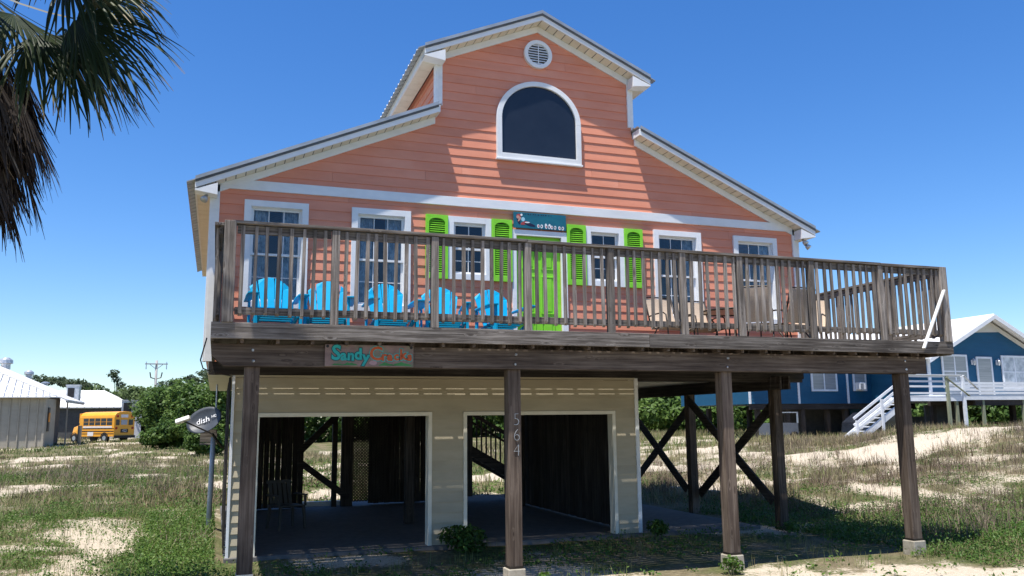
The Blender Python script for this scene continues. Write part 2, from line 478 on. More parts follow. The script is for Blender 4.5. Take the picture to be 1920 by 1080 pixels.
def ground_material():
    m, nt, N, L, b = _nodes('sandy_ground')
    tc = N.new('ShaderNodeTexCoord')
    at = N.new('ShaderNodeAttribute'); at.attribute_name = 'tint'
    def noise(s, d=6, r=0.6):
        n = N.new('ShaderNodeTexNoise'); n.inputs['Scale'].default_value = s; n.inputs['Detail'].default_value = d; n.inputs['Roughness'].default_value = r
        L.new(tc.outputs['Object'], n.inputs['Vector']); return n
    n1 = noise(14, 8, 0.7); n2 = noise(2.2); n3 = noise(90, 3); n4 = noise(0.7)
    def ramp(src, p0, c0, p1, c1):
        r = N.new('ShaderNodeValToRGB'); r.color_ramp.elements[0].position = p0; r.color_ramp.elements[0].color = (*c0, 1)
        r.color_ramp.elements[1].position = p1; r.color_ramp.elements[1].color = (*c1, 1); L.new(src, r.inputs[0]); return r
    sand = ramp(n1.outputs[0], 0.3, (0.45, 0.375, 0.275), 0.68, (0.64, 0.56, 0.44))
    grit = ramp(n3.outputs[0], 0.40, (0.35, 0.31, 0.26), 0.55, (1, 1, 1))
    ms = N.new('ShaderNodeMixRGB'); ms.blend_type = 'MULTIPLY'; ms.inputs[0].default_value = 0.5
    L.new(sand.outputs[0], ms.inputs[1]); L.new(grit.outputs[0], ms.inputs[2])
    lit = ramp(n1.outputs[0], 0.32, (0.075, 0.062, 0.035), 0.66, (0.25, 0.205, 0.125))
    gr = ramp(n1.outputs[0], 0.32, (0.035, 0.045, 0.014), 0.66, (0.12, 0.135, 0.05))
    gf = ramp(n4.outputs[0], 0.42, (0, 0, 0), 0.6, (1, 1, 1))
    mg = N.new('ShaderNodeMixRGB'); L.new(gf.outputs[0], mg.inputs[0]); L.new(lit.outputs[0], mg.inputs[1]); L.new(gr.outputs[0], mg.inputs[2])
    # ragged border between sand and litter
    e = N.new('ShaderNodeMath'); e.operation = 'MULTIPLY_ADD'; e.inputs[1].default_value = 2.6; e.inputs[2].default_value = -1.25
    L.new(n1.outputs[0], e.inputs[0])
    e2 = N.new('ShaderNodeMath'); e2.operation = 'ADD'; L.new(e.outputs[0], e2.inputs[0]); L.new(at.outputs['Fac'], e2.inputs[1])
    ef = ramp(e2.outputs[0], 0.36, (0, 0, 0), 0.62, (1, 1, 1))
    mx = N.new('ShaderNodeMixRGB'); L.new(ef.outputs[0], mx.inputs[0]); L.new(ms.outputs[0], mx.inputs[1]); L.new(mg.outputs[0], mx.inputs[2])
    L.new(mx.outputs[0], b.inputs['Base Color'])
    b.inputs['Roughness'].default_value = 0.95; b.inputs['Specular IOR Level'].default_value = 0.1
    bp = N.new('ShaderNodeBump'); bp.inputs['Strength'].default_value = 0.6; bp.inputs['Distance'].default_value = 0.05
    L.new(n1.outputs[0], bp.inputs['Height'])
    bp2 = N.new('ShaderNodeBump'); bp2.inputs['Strength'].default_value = 0.5; bp2.inputs['Distance'].default_value = 0.01
    L.new(n3.outputs[0], bp2.inputs['Height']); L.new(bp.outputs[0], bp2.inputs['Normal']); L.new(bp2.outputs[0], b.inputs['Normal'])
    return m

MT['ground'] = ground_material()
ground = bpy.data.objects.new('ground', np_mesh('ground', verts, faces, MT['ground'], tint=cover(XX.ravel(), YY.ravel()), smooth=True))
COL.objects.link(ground); ground['kind'] = 'structure'
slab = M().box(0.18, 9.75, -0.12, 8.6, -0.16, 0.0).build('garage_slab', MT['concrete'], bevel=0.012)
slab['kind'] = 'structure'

# ------------------------------------------------------------------ the peach house
XC, HW, CW, S = 5.427, 5.635, 1.926, 0.435
XL, XR = XC - HW, XC + HW
UR, UEW = 9.555, 2.355                    # ridge height, half-width of the upper roof
LEW, LEZ = 6.035, 5.763                   # half-width and height of the lower eaves
OH, YB = 0.28, 7.7                        # rake overhang, rear wall
ZF = 2.97                                 # foot of the upper siding
LAP = 0.17
def zu(h): return UR - S * h              # top of the upper roof at half-width h
def zl(h): return LEZ + S * (LEW - h)
def halfw(z):
    if z < zl(CW) - 0.15:
        return min(HW, LEW - (z + 0.15 - LEZ) / S)
    return min(CW, max(0.0, (UR - 0.15 - z) / S))

house = thing('beach_house', 'peach two-tier beach house on timber stilts with white trim and lime green shutters', 'house', (XC, 0.0, 0.0))

WINS = [(0.272, 1.290, 3.842, 5.603, 3, 'lace'), (2.001, 3.016, 3.842, 5.603, 3, 'lace'),
        (3.677, 4.474, 4.45, 5.575, 2, None), (6.319, 7.107, 4.45, 5.575, 2, None),
        (7.749, 8.792, 3.842, 5.603, 3, 'side'), (9.538, 10.564, 3.842, 5.603, 3, 'side')]
CAS = 0.105
OPEN = [(x0 + CAS, x1 - CAS, z0 + CAS, z1 - CAS) for x0, x1, z0, z1, c, k in WINS] + [(4.945, 5.825, 2.9, 5.315)]

def lap_piece(xb0, xb1, xt0, xt1, z0, z1, t0, t1, parent, m, yw=0.0, name='siding_board', proud=0.0135):
    """One clapboard piece of the front wall; t0,t1 = where it starts and ends within its course (0 foot .. 1 head)."""
    yb = yw - 0.0085 - proud + proud * t0; yt = yw - 0.0085 - proud + proud * t1
    if xb1 - xb0 < 0.01 and xt1 - xt0 < 0.01:
        return
    M().hexa([(xb0, yb, z0), (xb1, yb, z0), (xb1, yw + 0.03, z0), (xb0, yw + 0.03, z0),
              (xt0, yt, z1), (xt1, yt, z1), (xt1, yw + 0.03, z1), (xt0, yw + 0.03, z1)]).build(name, m, parent)

def front_course(z0, z1, hw_fn, xc, opens, parent, m, yw=0.0, joints=()):
    hb, ht = hw_fn(z0), hw_fn(z1 - 1e-4)
    segs = [(xc - hb, xc + hb, xc - ht, xc + ht)]
    cuts = [(a, b, c, d) for a, b, c, d in opens if d > z0 + 0.004 and c < z1 - 0.004]
    cuts.sort()
    xs_l, xt_l = xc - hb, xc - ht
    edges = []
    for a, b, c, d in cuts:
        edges.append((xs_l, a, xt_l, a)); xs_l = xt_l = b
        if c > z0 + 0.004: edges.append(('part', a, b, z0, c))
        if d < z1 - 0.004: edges.append(('part', a, b, d, z1))
    edges.append((xs_l, xc + hb, xt_l, xc + ht))
    for e in edges:
        if e[0] == 'part':
            _, a, b, c, d = e
            lap_piece(a, b, a, b, c, d, (c - z0) / (z1 - z0), (d - z0) / (z1 - z0), parent, m, yw)
            continue
        a, b, at, bt = e
        js = [j for j in joints if max(a, at) + 0.5 < j < min(b, bt) - 0.5]
        pa, pat = a, at
        for j in sorted(js):
            lap_piece(pa, j - 0.0015, pat, j - 0.0015, z0, z1, 0, 1, parent, m, yw); pa = pat = j + 0.0015
        lap_piece(pa, b, pat, bt, z0, z1, 0, 1, parent, m, yw)

z = ZF; k = 0
rj = random.Random(5)
while z < UR - 0.17:
    z1 = min(z + LAP, UR - 0.16)
    brk = zl(CW) - 0.15
    front_course(z, z1, halfw, XC, OPEN, house, MT['peach'], 0.0, joints=[XL + rj.uniform(1.2, 4.5), XL + rj.uniform(6.0, 10.2)])
    z += LAP; k += 1

def side_courses(x, sgn, z0, z1, y0, y1):
    z = z0
    while z < z1 - 0.02:
        zt = min(z + LAP, z1)
        M().hexa([(x + sgn * 0.026, y0, z), (x + sgn * 0.026, y1, z), (x - sgn * 0.03, y1, z), (x - sgn * 0.03, y0, z),
                  (x + sgn * 0.008, y0, zt), (x + sgn * 0.008, y1, zt), (x - sgn * 0.03, y1, zt), (x - sgn * 0.03, y0, zt)]).build('siding_board', MT['peach'], house)
        z = zt
side_courses(XL + 0.03, -1, ZF, LEZ - 0.05, 0.035, YB)
side_courses(XR - 0.03, 1, ZF, LEZ - 0.05, 0.035, YB)
side_courses(XC - CW + 0.03, -1, zl(CW) - 0.12, zu(CW) - 0.2, 0.035, YB)
side_courses(XC + CW - 0.03, 1, zl(CW) - 0.12, zu(CW) - 0.2, 0.035, YB)
# rear wall, floor, inner walls
M().prism([(XL, YB, ZF), (XR, YB, ZF), (XR, YB, zl(HW) - 0.1), (XC + CW, YB, zl(CW) - 0.1), (XC + CW, YB, zu(CW) - 0.1), (XC, YB, UR - 0.1),
           (XC - CW, YB, zu(CW) - 0.1), (XC - CW, YB, zl(CW) - 0.1), (XL, YB, zl(HW) - 0.1)], (0, 0.06, 0)).build('rear_wall', MT['peach'], house)
M().box(XL + 0.03, XR - 0.03, 0.0, YB, 2.80, ZF - 0.004).build('floor_platform', MT['soffit'], house)
M().box(XL + 0.1, XR - 0.1, 2.6, 2.66, ZF, zl(HW) - 0.3).build('inner_wall', MT['interior'], house)
M().box(XC - CW, XC + CW, 2.6, 2.66, zl(HW) - 0.3, zu(CW) - 0.3).build('inner_wall', MT['interior'], house)

# trim
M().box(XL + 0.10, XR - 0.10, -0.052, 0.0, 5.767, 5.93).build('trim_band', MT['white'], house, bevel=0.004)
for x0, x1 in ((XL - 0.02, XL + 0.10), (XR - 0.10, XR + 0.02)):
    M().box(x0, x1, -0.05, 0.0, ZF, 5.95).build('corner_board', MT['white'], house, bevel=0.004)
M().box(XL - 0.05, XL - 0.003, -0.047, 0.11, ZF, 5.60).build('corner_board', MT['white'], house, bevel=0.004)
M().box(XR + 0.003, XR + 0.05, -0.047, 0.11, ZF, 5.60).build('corner_board', MT['white'], house, bevel=0.004)
for s in (-1, 1):
    xa = XC + s * CW
    zb = zl(CW) + 0.02
    M().box(min(xa, xa - s * 0.07), max(xa, xa - s * 0.07), -0.05, 0.0, zb + 0.03, zu(CW) - 0.16).build('corner_board', MT['white'], house, bevel=0.004)
    M().box(min(xa, xa + s * 0.05), max(xa, xa + s * 0.05), -0.047, 0.13, zb - 0.02, zu(CW) - 0.2).build('corner_board', MT['white'], house, bevel=0.004)

# roof planes of ribbed metal
def metal_roof(h0, h1, zfn, s, y0, y1):
    m = M()
    prof = []
    y = y0
    while y < y1 - 1e-6:
        prof += [(y, 0.0), (y + 0.15, 0.0), (y + 0.17, 0.026), (y + 0.21, 0.026), (y + 0.23, 0.0)]
        y += 0.23
    prof.append((y1, 0.0))
    prof = [p for p in prof if p[0] <= y1]
    n = len(m.v)
    for h in (h0, h1):
        for (yy, dz) in prof:
            m.v.append((XC + s * h, yy, zfn(h) + dz))
    k = len(prof)
    for h in (h0, h1):
        for (yy, dz) in prof:
            m.v.append((XC + s * h, yy, zfn(h) - 0.02 + dz * 0.9))
    for i in range(k - 1):
        m.f.append((i, i + 1, k + i + 1, k + i)); m.f.append((2 * k + i, 3 * k + i, 3 * k + i + 1, 2 * k + i + 1))
        m.f.append((i, 2 * k + i, 2 * k + i + 1, i + 1)); m.f.append((k + i, k + i + 1, 3 * k + i + 1, 3 * k + i))
    m.f.append((0, k, 3 * k, 2 * k)); m.f.append((k - 1, 3 * k - 1, 4 * k - 1, 2 * k - 1))
    return m.build('metal_roof', MT['roofmetal'], house)
for s in (-1, 1):
    metal_roof(0.0, UEW, zu, s, -OH - 0.02, YB + 0.25)
    metal_roof(CW - 0.0, LEW, zl, s, -OH - 0.02, YB + 0.25)
M().prism([(XC - 0.16, 0, UR - 0.03), (XC, 0, UR + 0.045), (XC + 0.16, 0, UR - 0.03), (XC, 0, UR + 0.02)], (0, YB + 0.3 + OH, 0)).build('ridge_cap', MT['roofmetal'], house).location.y -= OH + 0.04

def rake(ha, hb, zfn, s, inner_trim):
    """Flashing, fascia, frieze and soffit strips along one sloping roof edge."""
    xa, xb = XC + s * ha, XC + s * hb
    za, zb = zfn(ha), zfn(hb)
    def strip(y0, y1, d0, d1, nm, m, bev=0.0, a=ha, b=hb):
        x0, x1 = XC + s * a, XC + s * b; q0, q1 = zfn(a), zfn(b)
        M().hexa([(x0, y0, q0 + d0), (x1, y0, q1 + d0), (x1, y1, q1 + d0), (x0, y1, q0 + d0),
                  (x0, y0, q0 + d1), (x1, y0, q1 + d1), (x1, y1, q1 + d1), (x0, y1, q0 + d1)]).build(nm, m, house, bevel=bev)
    strip(-OH - 0.045, -OH - 0.022, -0.022, 0.036, 'rake_flashing', MT['roofmetal'])
    strip(-OH - 0.034, -OH - 0.022, -0.062, -0.023, 'drip_edge', MT['drip'])
    strip(-OH - 0.02, -OH + 0.01, -0.150, -0.023, 'rake_fascia', MT['white'], 0.003)
    strip(-0.05, 0.0, -0.275, -0.150, 'frieze_board', MT['white'], 0.003, ha, min(hb, inner_trim))
    strip(-OH + 0.012, -0.001, -0.136, -0.128, 'soffit_backing', MT['drip'])
    M().box(min(xa, xa - s * 0.03), max(xa, xa - s * 0.03), -OH - 0.02, 0.0, za - 0.150, za - 0.024).build('rake_end', MT['white'], house) if ha > 0.5 else None
    L = hb - ha; n = max(1, int(L / 0.15)); w = L / n
    for i in range(n):
        a = ha + i * w + 0.008; b = ha + (i + 1) * w - 0.008
        strip(-OH + 0.012, -0.001, -0.148, -0.140, 'soffit_panel', MT['soffit'], 0, a, b)
for s in (-1, 1):
    rake(0.0, UEW - 0.115, zu, s, CW)
    rake(CW + 0.06, LEW - 0.125, zl, s, HW)
    # eaves: fascia, soffit and boxed return at the front
    for hw_, he, zfn, zdrop in ((HW, LEW - 0.125, zl, 0.0), (CW, UEW - 0.115, zu, 0.0)):
        zt = zfn(he); xw, xe = XC + s * hw_, XC + s * he
        M().box(min(xe, xe - s * 0.025), max(xe, xe - s * 0.025), -OH + 0.012, YB + 0.2, zt - 0.19, zt - 0.024).build('eave_fascia', MT['white'], house)
        n = 26
        y0, y1 = -OH + 0.014, YB + 0.2
        xi0, xi1 = sorted((xw + s * 0.052, xe - s * 0.027))
        for i in range(n):
            a = y0 + (y1 - y0) * i / n; b = y0 + (y1 - y0) * (i + 1) / n - 0.008
            M().box(xi0, xi1, a, b, zt - 0.186, zt - 0.176).build('soffit_panel', MT['soffit'], house)
        # return box: closes the triangle between rake soffit and flat soffit
        xi = xw - s * 0.06
        x0, x1 = sorted((xi, xe))
        M().prism([(xi, -OH - 0.018, zt - 0.235), (xe, -OH - 0.018, zt - 0.187), (xe, -OH - 0.018, zt - 0.168), (xi, -OH - 0.018, zfn(abs(xi - XC)) - 0.187)],
                  (0, OH - 0.035, 0)).build('eave_return', MT['white'], house)

# round louvred vent
def disc_ring(m, cx, cz, r0, r1, y0, y1, n=40, a0=0.0, a1=2 * math.pi, sz=1.0):
    closed = abs(a1 - a0 - 2 * math.pi) < 1e-6
    k = n if closed else n + 1
    b = len(m.v)
    for i in range(k):
        t = a0 + (a1 - a0) * i / n
        c, s_ = math.cos(t), math.sin(t) * sz
        for r, y in ((r0, y0), (r1, y0), (r1, y1), (r0, y1)):
            m.v.append((cx + r * c, y, cz + r * s_))
    for i in range(n):
        j = (i + 1) % k
        for q in range(4):
            p = (q + 1) % 4
            m.f.append((b + i * 4 + q, b + j * 4 + q, b + j * 4 + p, b + i * 4 + p))
    if not closed:
        m.f.append((b, b + 1, b + 2, b + 3)); e = b + (k - 1) * 4; m.f.append((e + 3, e + 2, e + 1, e))
VZ = 8.83
vm = M(); disc_ring(vm, XC, VZ, 0.205, 0.28, -0.08, -0.012)
vent = vm.build('gable_vent', MT['white'], house, bevel=0.006)
bm_ = M(); bm_.prism([(XC + 0.206 * math.cos(t * math.pi / 16), -0.03, VZ + 0.206 * math.sin(t * math.pi / 16)) for t in range(32)], (0, 0.02, 0)); bm_.build('vent_backing', MT['black'], vent)
for i in range(8):
    zz = VZ - 0.178 + i * 0.05
    hh = math.sqrt(max(0, 0.2 ** 2 - (zz - VZ) ** 2)) - 0.002
    if hh > 0.05:
        M().hexa([(XC - hh, -0.072, zz - 0.012), (XC + hh, -0.072, zz - 0.012), (XC + hh, -0.068, zz - 0.016), (XC - hh, -0.068, zz - 0.016),
                  (XC - hh, -0.036, zz + 0.026), (XC + hh, -0.036, zz + 0.026), (XC + hh, -0.034, zz + 0.02), (XC - hh, -0.034, zz + 0.02)]).build('louver', MT['white'], vent)
M().box(XC - 0.008, XC + 0.008, -0.078, -0.07, VZ - 0.2, VZ + 0.2).build('vent_mullion', MT['white'], vent)

# arched window
AZB, AZS, AW, ATH = 6.731, 7.50, 0.838, 0.773
am = M(); disc_ring(am, XC, AZS, AW - 0.10, AW, -0.085, -0.012, 36, 0.0, math.pi, ATH / AW)
am.box(XC - AW, XC - AW + 0.10, -0.085, -0.012, AZB, AZS); am.box(XC + AW - 0.10, XC + AW, -0.085, -0.012, AZB, AZS)
am.box(XC - AW + 0.10, XC + AW - 0.10, -0.0845, -0.012, AZB, AZB + 0.10)
arch = am.build('arched_window', MT['white'], house, bevel=0.005, label='large white-framed half-round window with a dark pane under the gable')
pts = [(XC - AW + 0.08, -0.045, AZB + 0.08), (XC + AW - 0.08, -0.045, AZB + 0.08)]
pts += [(XC + (AW - 0.08) * math.cos(t * math.pi / 24), -0.045, AZS + (ATH - 0.075) * math.sin(t * math.pi / 24)) for t in range(25)]
M().prism(pts, (0, 0.012, 0)).build('pane', MT['dark_pane'], arch)
M().box(XC - AW - 0.015, XC + AW + 0.015, -0.105, -0.03, AZB - 0.035, AZB - 0.002).build('sill', MT['white'], arch, bevel=0.004)

# double-hung windows
def window(x0, x1, z0, z1, cols, kind):
    c = CAS
    m = M()
    m.box(x0, x0 + c, -0.062, 0.0, z0, z1); m.box(x1 - c, x1, -0.062, 0.0, z0, z1)
    m.box(x0 + c, x1 - c, -0.0615, 0.0, z1 - c, z1); m.box(x0 + c, x1 - c, -0.0615, 0.0, z0, z0 + c)
    w = m.build('window', MT['white'], house, bevel=0.003)
    xi0, xi1, zi0, zi1 = x0 + c, x1 - c, z0 + c, z1 - c
    mid = (zi0 + zi1) / 2
    lin = M()
    lin.box(xi0 - 0.01, xi0 + 0.012, -0.02, 0.12, zi0, zi1); lin.box(xi1 - 0.012, xi1 + 0.01, -0.02, 0.12, zi0, zi1)
    lin.box(xi0 + 0.012, xi1 - 0.012, -0.02, 0.12, zi1 - 0.012, zi1 + 0.01); lin.box(xi0 + 0.012, xi1 - 0.012, -0.02, 0.12, zi0 - 0.01, zi0 + 0.012)
    lin.build('jamb', MT['white'], w)
    xi0 += 0.012; xi1 -= 0.012; zi0 += 0.012; zi1 -= 0.012
    for (a, b, y) in ((zi0, mid + 0.018, 0.045), (mid - 0.018, zi1, 0.012)):
        fr = 0.036
        s = M()
        s.box(xi0, xi0 + fr, y, y + 0.03, a, b); s.box(xi1 - fr, xi1, y, y + 0.03, a, b)
        s.box(xi0 + fr, xi1 - fr, y, y + 0.0298, a, a + fr); s.box(xi0 + fr, xi1 - fr, y, y + 0.0298, b - fr, b)
        so = s.build('sash', MT['white'], w)
        gx0, gx1, gz0, gz1 = xi0 + fr, xi1 - fr, a + fr, b - fr
        pw, ph = (gx1 - gx0) / cols, (gz1 - gz0) / 2
        mu = M()
        for i in range(1, cols):
            mu.box(gx0 + i * pw - 0.007, gx0 + i * pw + 0.007, y + 0.006, y + 0.02, gz0, gz1)
        mu.box(gx0, gx1, y + 0.0065, y + 0.0195, gz0 + ph - 0.007, gz0 + ph + 0.007)
        mu.build('muntin_grid', MT['white'], w)
        for i in range(cols):
            for j in range(2):
                M().box(gx0 + i * pw + 0.007, gx0 + (i + 1) * pw - 0.007, y + 0.012, y + 0.015, gz0 + j * ph + 0.007, gz0 + (j + 1) * ph - 0.007).build('pane', MT['glass'], w)
    def drape(a, b, amp=0.02, n=40):
        m = M()
        for i in range(n + 1):
            x = a + (b - a) * i / n
            y = 0.115 + amp * math.sin(i * 1.7) + amp * 0.5 * math.sin(i * 0.9 + 1)
            m.v += [(x, y, zi0 - 0.02), (x, y, zi1 + 0.02)]
        for i in range(n):
            m.f.append((2 * i, 2 * i + 2, 2 * i + 3, 2 * i + 1))
        m.build('curtain', MT['curtain'], w, smooth=True)
    if kind == 'lace':
        drape(xi0, xi0 + 0.26); drape(xi1 - 0.30, xi1)
    elif kind == 'side':
        drape(xi1 - 0.22, xi1)
for wdef in WINS:
    window(*wdef)

# shutters
def shutter(x0, x1, z0, z1):
    y0, y1 = -0.085, -0.03
    t = 0.055
    m = M()
    m.box(x0, x0 + t, y0, y1, z0, z1); m.box(x1 - t, x1, y0, y1, z0, z1)
    zm = z0 + (z1 - z0) * 0.60
    m.box(x0 + t, x1 - t, y0 + 0.0005, y1, z0, z0 + 0.10); m.box(x0 + t, x1 - t, y0 + 0.0005, y1, zm - 0.04, zm + 0.04)
    # arched head rail
    n = 10
    for i in range(n):
        a = x0 + t + (x1 - x0 - 2 * t) * i / n; b = x0 + t + (x1 - x0 - 2 * t) * (i + 1) / n
        def hz(x):
            u = (x - (x0 + x1) / 2) / ((x1 - x0) / 2 - t); return z1 - 0.13 + 0.07 * math.sqrt(max(0, 1 - u * u))
        m.hexa([(a, y0 + 0.0005, hz(a)), (b, y0 + 0.0005, hz(b)), (b, y1, hz(b)), (a, y1, hz(a)), (a, y0 + 0.0005, z1), (b, y0 + 0.0005, z1), (b, y1, z1), (a, y1, z1)])
    s = m.build('shutter', MT['green'], house, bevel=0.003)
    M().box(x0 + 0.02, x1 - 0.02, y1 - 0.012, y1 + 0.002, z0 + 0.02, z1 - 0.02).build('shutter_back', MT['black'], s)
    lv = M()
    for a, b in ((z0 + 0.10, zm - 0.04), (zm + 0.04, z1 - 0.07)):
        z = a + 0.012
        while z < b - 0.01:
            lv.hexa([(x0 + t, y0 + 0.012, z - 0.012), (x1 - t, y0 + 0.012, z - 0.012), (x1 - t, y0 + 0.017, z - 0.016), (x0 + t, y0 + 0.017, z - 0.016),
                     (x0 + t, y1 - 0.016, z + 0.014), (x1 - t, y1 - 0.016, z + 0.014), (x1 - t, y1 - 0.013, z + 0.008), (x0 + t, y1 - 0.013, z + 0.008)])
            z += 0.038
    lv.build('louvers', MT['green'], s, kind='stuff')
for a, b in ((3.275, 3.672), (4.479, 4.862), (5.935, 6.314), (7.112, 7.495)):
    shutter(a, b, 4.445, 5.575)

# front door
dm = M(); dx0, dx1, dzt = 4.945, 5.825, 5.315
dm.box(4.868, dx0 + 0.002, -0.062, 0.0, ZF, dzt + 0.1); dm.box(dx1 - 0.002, 5.932, -0.062, 0.0, ZF, dzt + 0.1)
dm.box(dx0 + 0.002, dx1 - 0.002, -0.0615, 0.0, dzt - 0.002, dzt + 0.1)
door_frame = dm.build('door_frame', MT['white'], house, bevel=0.003)
dd = M(); dd.box(dx0, dx1, 0.02, 0.065, ZF + 0.02, dzt)
door = dd.build('front_door', MT['green'], house)
pw = (dx1 - dx0 - 0.13 * 2 - 0.11) / 2
for i in range(2):
    xa = dx0 + 0.13 + i * (pw + 0.11)
    for za, zb in ((ZF + 0.22, ZF + 0.80), (ZF + 0.93, ZF + 1.62), (ZF + 1.74, ZF + 2.12)):
        fr = M(); t = 0.022
        fr.box(xa, xa + pw, 0.008, 0.02, za, za + t); fr.box(xa, xa + pw, 0.008, 0.02, zb - t, zb)
        fr.box(xa, xa + t, 0.0085, 0.02, za + t, zb - t); fr.box(xa + pw - t, xa + pw, 0.0085, 0.02, za + t, zb - t)
        fr.box(xa + 0.05, xa + pw - 0.05, 0.010, 0.02, za + 0.05, zb - 0.05)
        fr.build('door_panel', MT['green'], door, bevel=0.003)
M().tube([(dx0 + 0.07, 0.03, ZF + 0.96), (dx0 + 0.07, -0.02, ZF + 0.96), (dx0 + 0.07, -0.03, ZF + 0.96), (dx0 + 0.07, -0.06, ZF + 0.96)], [0.028, 0.012, 0.03, 0.024], 12).build('door_knob', MT['frame_dark'], door, smooth=True)
M().tube([(dx0 + 0.07, 0.03, ZF + 1.12), (dx0 + 0.07, 0.0, ZF + 1.12)], 0.026, 12).build('door_lock', MT['frame_dark'], door)

# twin floodlights under the eave corners
for s, x in ((1, 11.12), (-1, -0.30)):
    fl = M(); zt = zl(LEW - 0.125) - 0.19
    fl.tube([(x, -0.16, zt), (x, -0.16, zt - 0.03)], 0.05, 12)
    fb = fl.build('floodlight', MT['white'], house)
    for dx in ((-0.01, 0.04) if s > 0 else (0.0,)):
        dirv = Vector((0.35 * s + dx * 4, -0.5, -0.75)).normalized()
        p = Vector((x + dx, -0.16, zt - 0.03 - (0.09 if dx > 0 else 0)))
        M().tube([p, p + dirv * 0.05, p + dirv * 0.06, p + dirv * 0.13], [0.02, 0.025, 0.045, 0.06], 12).build('lamp_head', MT['steel'], fb, smooth=True)

# ------------------------------------------------------------------ undercroft: garage front, stilts, braces
GX0, GX1, GZ = 0.231, 7.246, 2.757
GO = [(0.617, 3.357, -1.0, 2.117), (4.006, 6.772, -1.0, 2.117)]
z = 0.0
gl = 0.17
while z < GZ - 0.05:
    z1 = min(z + gl, GZ - 0.03)
    ed = []; xa = GX0 + 0.01
    cuts = [g for g in GO if g[3] > z + 0.004]
    for a, b, c, d in cuts:
        ed.append((xa, a, z, z1)); xa = b
        if d < z1 - 0.004: ed.append((a, b, d, z1))
    ed.append((xa, GX1 - 0.01, z, z1))
    for a, b, c, d in ed:
        if b - a > 0.02:
            lap_piece(a, b, a, b, c, d, (c - z) / gl, (d - z) / gl, house, MT['cream'], 0.0, name='garage_siding_board', proud=0.024)
    z += gl
M().box(GX0, GX1, -0.045, 0.03, GZ - 0.03, GZ + 0.005).build('garage_head_trim', MT['cream'], house)
for x0, x1 in ((GX0 - 0.03, GX0 + 0.012), (GX1 - 0.02, GX1 + 0.05)):
    M().box(x0, x1, -0.05, 0.06, -0.04, GZ - 0.002).build('garage_corner_trim', MT['white'], house, bevel=0.004)
for a, b, c, d in GO:
    m = M(); t = 0.05
    m.box(a - t, a + 0.012, -0.05, 0.16, -0.02, d + t); m.box(b - 0.012, b + t, -0.05, 0.16, -0.02, d + t)
    m.box(a + 0.012, b - 0.012, -0.0495, 0.16, d - 0.012, d + t)
    m.build('garage_door_frame', MT['soffit'], house, bevel=0.004)
M().box(GX0 + 0.14, GX0 + 0.20, -0.07, -0.026, 0.38, 0.62).build('garage_lamp', MT['pvc'], house, bevel=0.01)

def planks(x0, y0, x1, y1, zb, zt, n, nm, m, gap=0.012, th=0.022, jit=0.02, parent=None):
    """A row of upright boards from one ground point to another."""
    d = Vector((x1 - x0, y1 - y0, 0)); L = d.length; d.normalize(); nrm = Vector((-d.y, d.x, 0))
    w = L / n; r = random.Random(int(x0 * 100 + y0 * 7 + n))
    for i in range(n):
        a = Vector((x0, y0, 0)) + d * (i * w + gap / 2 + r.uniform(0, gap)); b = Vector((x0, y0, 0)) + d * ((i + 1) * w - gap / 2)
        t = nrm * (th / 2); o = nrm * r.uniform(-0.008, 0.008)
        zb_ = zb + r.uniform(0, jit); 
        p = [a - t + o, b - t + o, b + t + o, a + t + o]
        M().hexa([(q.x, q.y, zb_) for q in p] + [(q.x + r.uniform(-.004, .004), q.y, zt) for q in p]).build(nm, m, parent or house)
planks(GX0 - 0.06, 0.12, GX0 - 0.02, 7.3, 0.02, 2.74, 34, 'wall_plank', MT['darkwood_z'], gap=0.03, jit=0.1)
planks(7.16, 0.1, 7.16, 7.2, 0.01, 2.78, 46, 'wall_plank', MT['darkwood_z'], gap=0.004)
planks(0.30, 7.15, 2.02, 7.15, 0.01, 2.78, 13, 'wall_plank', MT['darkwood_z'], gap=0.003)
planks(3.62, 7.35, 6.0, 7.35, 0.01, 2.78, 18, 'wall_plank', MT['darkwood_z'], gap=0.003)  # stretch behind the lattice is added to darken it, in place of dark shrubs
# lattice screen beside the open bay
lat = M()
lx0, lx1, lz0, lz1, ly = 3.2, 4.05, 0.1, 2.75, 7.2
step = 0.075
for k, (sg, yy) in enumerate(((1, ly), (-1, ly + 0.008))):
    c = -(lz1 - lz0)
    while c < (lx1 - lx0):
        # line x = lx0 + c + t , z = lz0 + t (or mirrored)
        t0 = max(0, -c); t1 = min(lz1 - lz0, (lx1 - lx0) - c)
        if t1 > t0 + 0.03:
            xa, xb = c + t0, c + t1
            if sg < 0: xa, xb = (lx1 - lx0) - xa, (lx1 - lx0) - xb
            lat.bar((lx0 + xa, yy, lz0 + t0), (lx0 + xb, yy, lz0 + t1), 0.006, 0.036, (1, 0, -1) if sg > 0 else (1, 0, 1))
        c += step
lat.build('lattice_screen', MT['darkwood_z'], house, kind='stuff')
M().box(2.92, 3.2, 7.1, 7.22, 0.0, 2.78).build('lattice_post', MT['darkwood_z'], house)
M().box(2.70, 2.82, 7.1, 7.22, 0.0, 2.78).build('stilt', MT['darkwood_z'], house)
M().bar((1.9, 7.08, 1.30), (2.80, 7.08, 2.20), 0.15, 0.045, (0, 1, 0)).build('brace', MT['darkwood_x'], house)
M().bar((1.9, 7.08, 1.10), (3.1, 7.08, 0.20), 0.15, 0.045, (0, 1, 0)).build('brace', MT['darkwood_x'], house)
M().bar((2.0, 7.5, 0.05), (3.2, 7.5, 0.05), 0.12, 0.12).build('curb_timber', MT['pvc'], house)

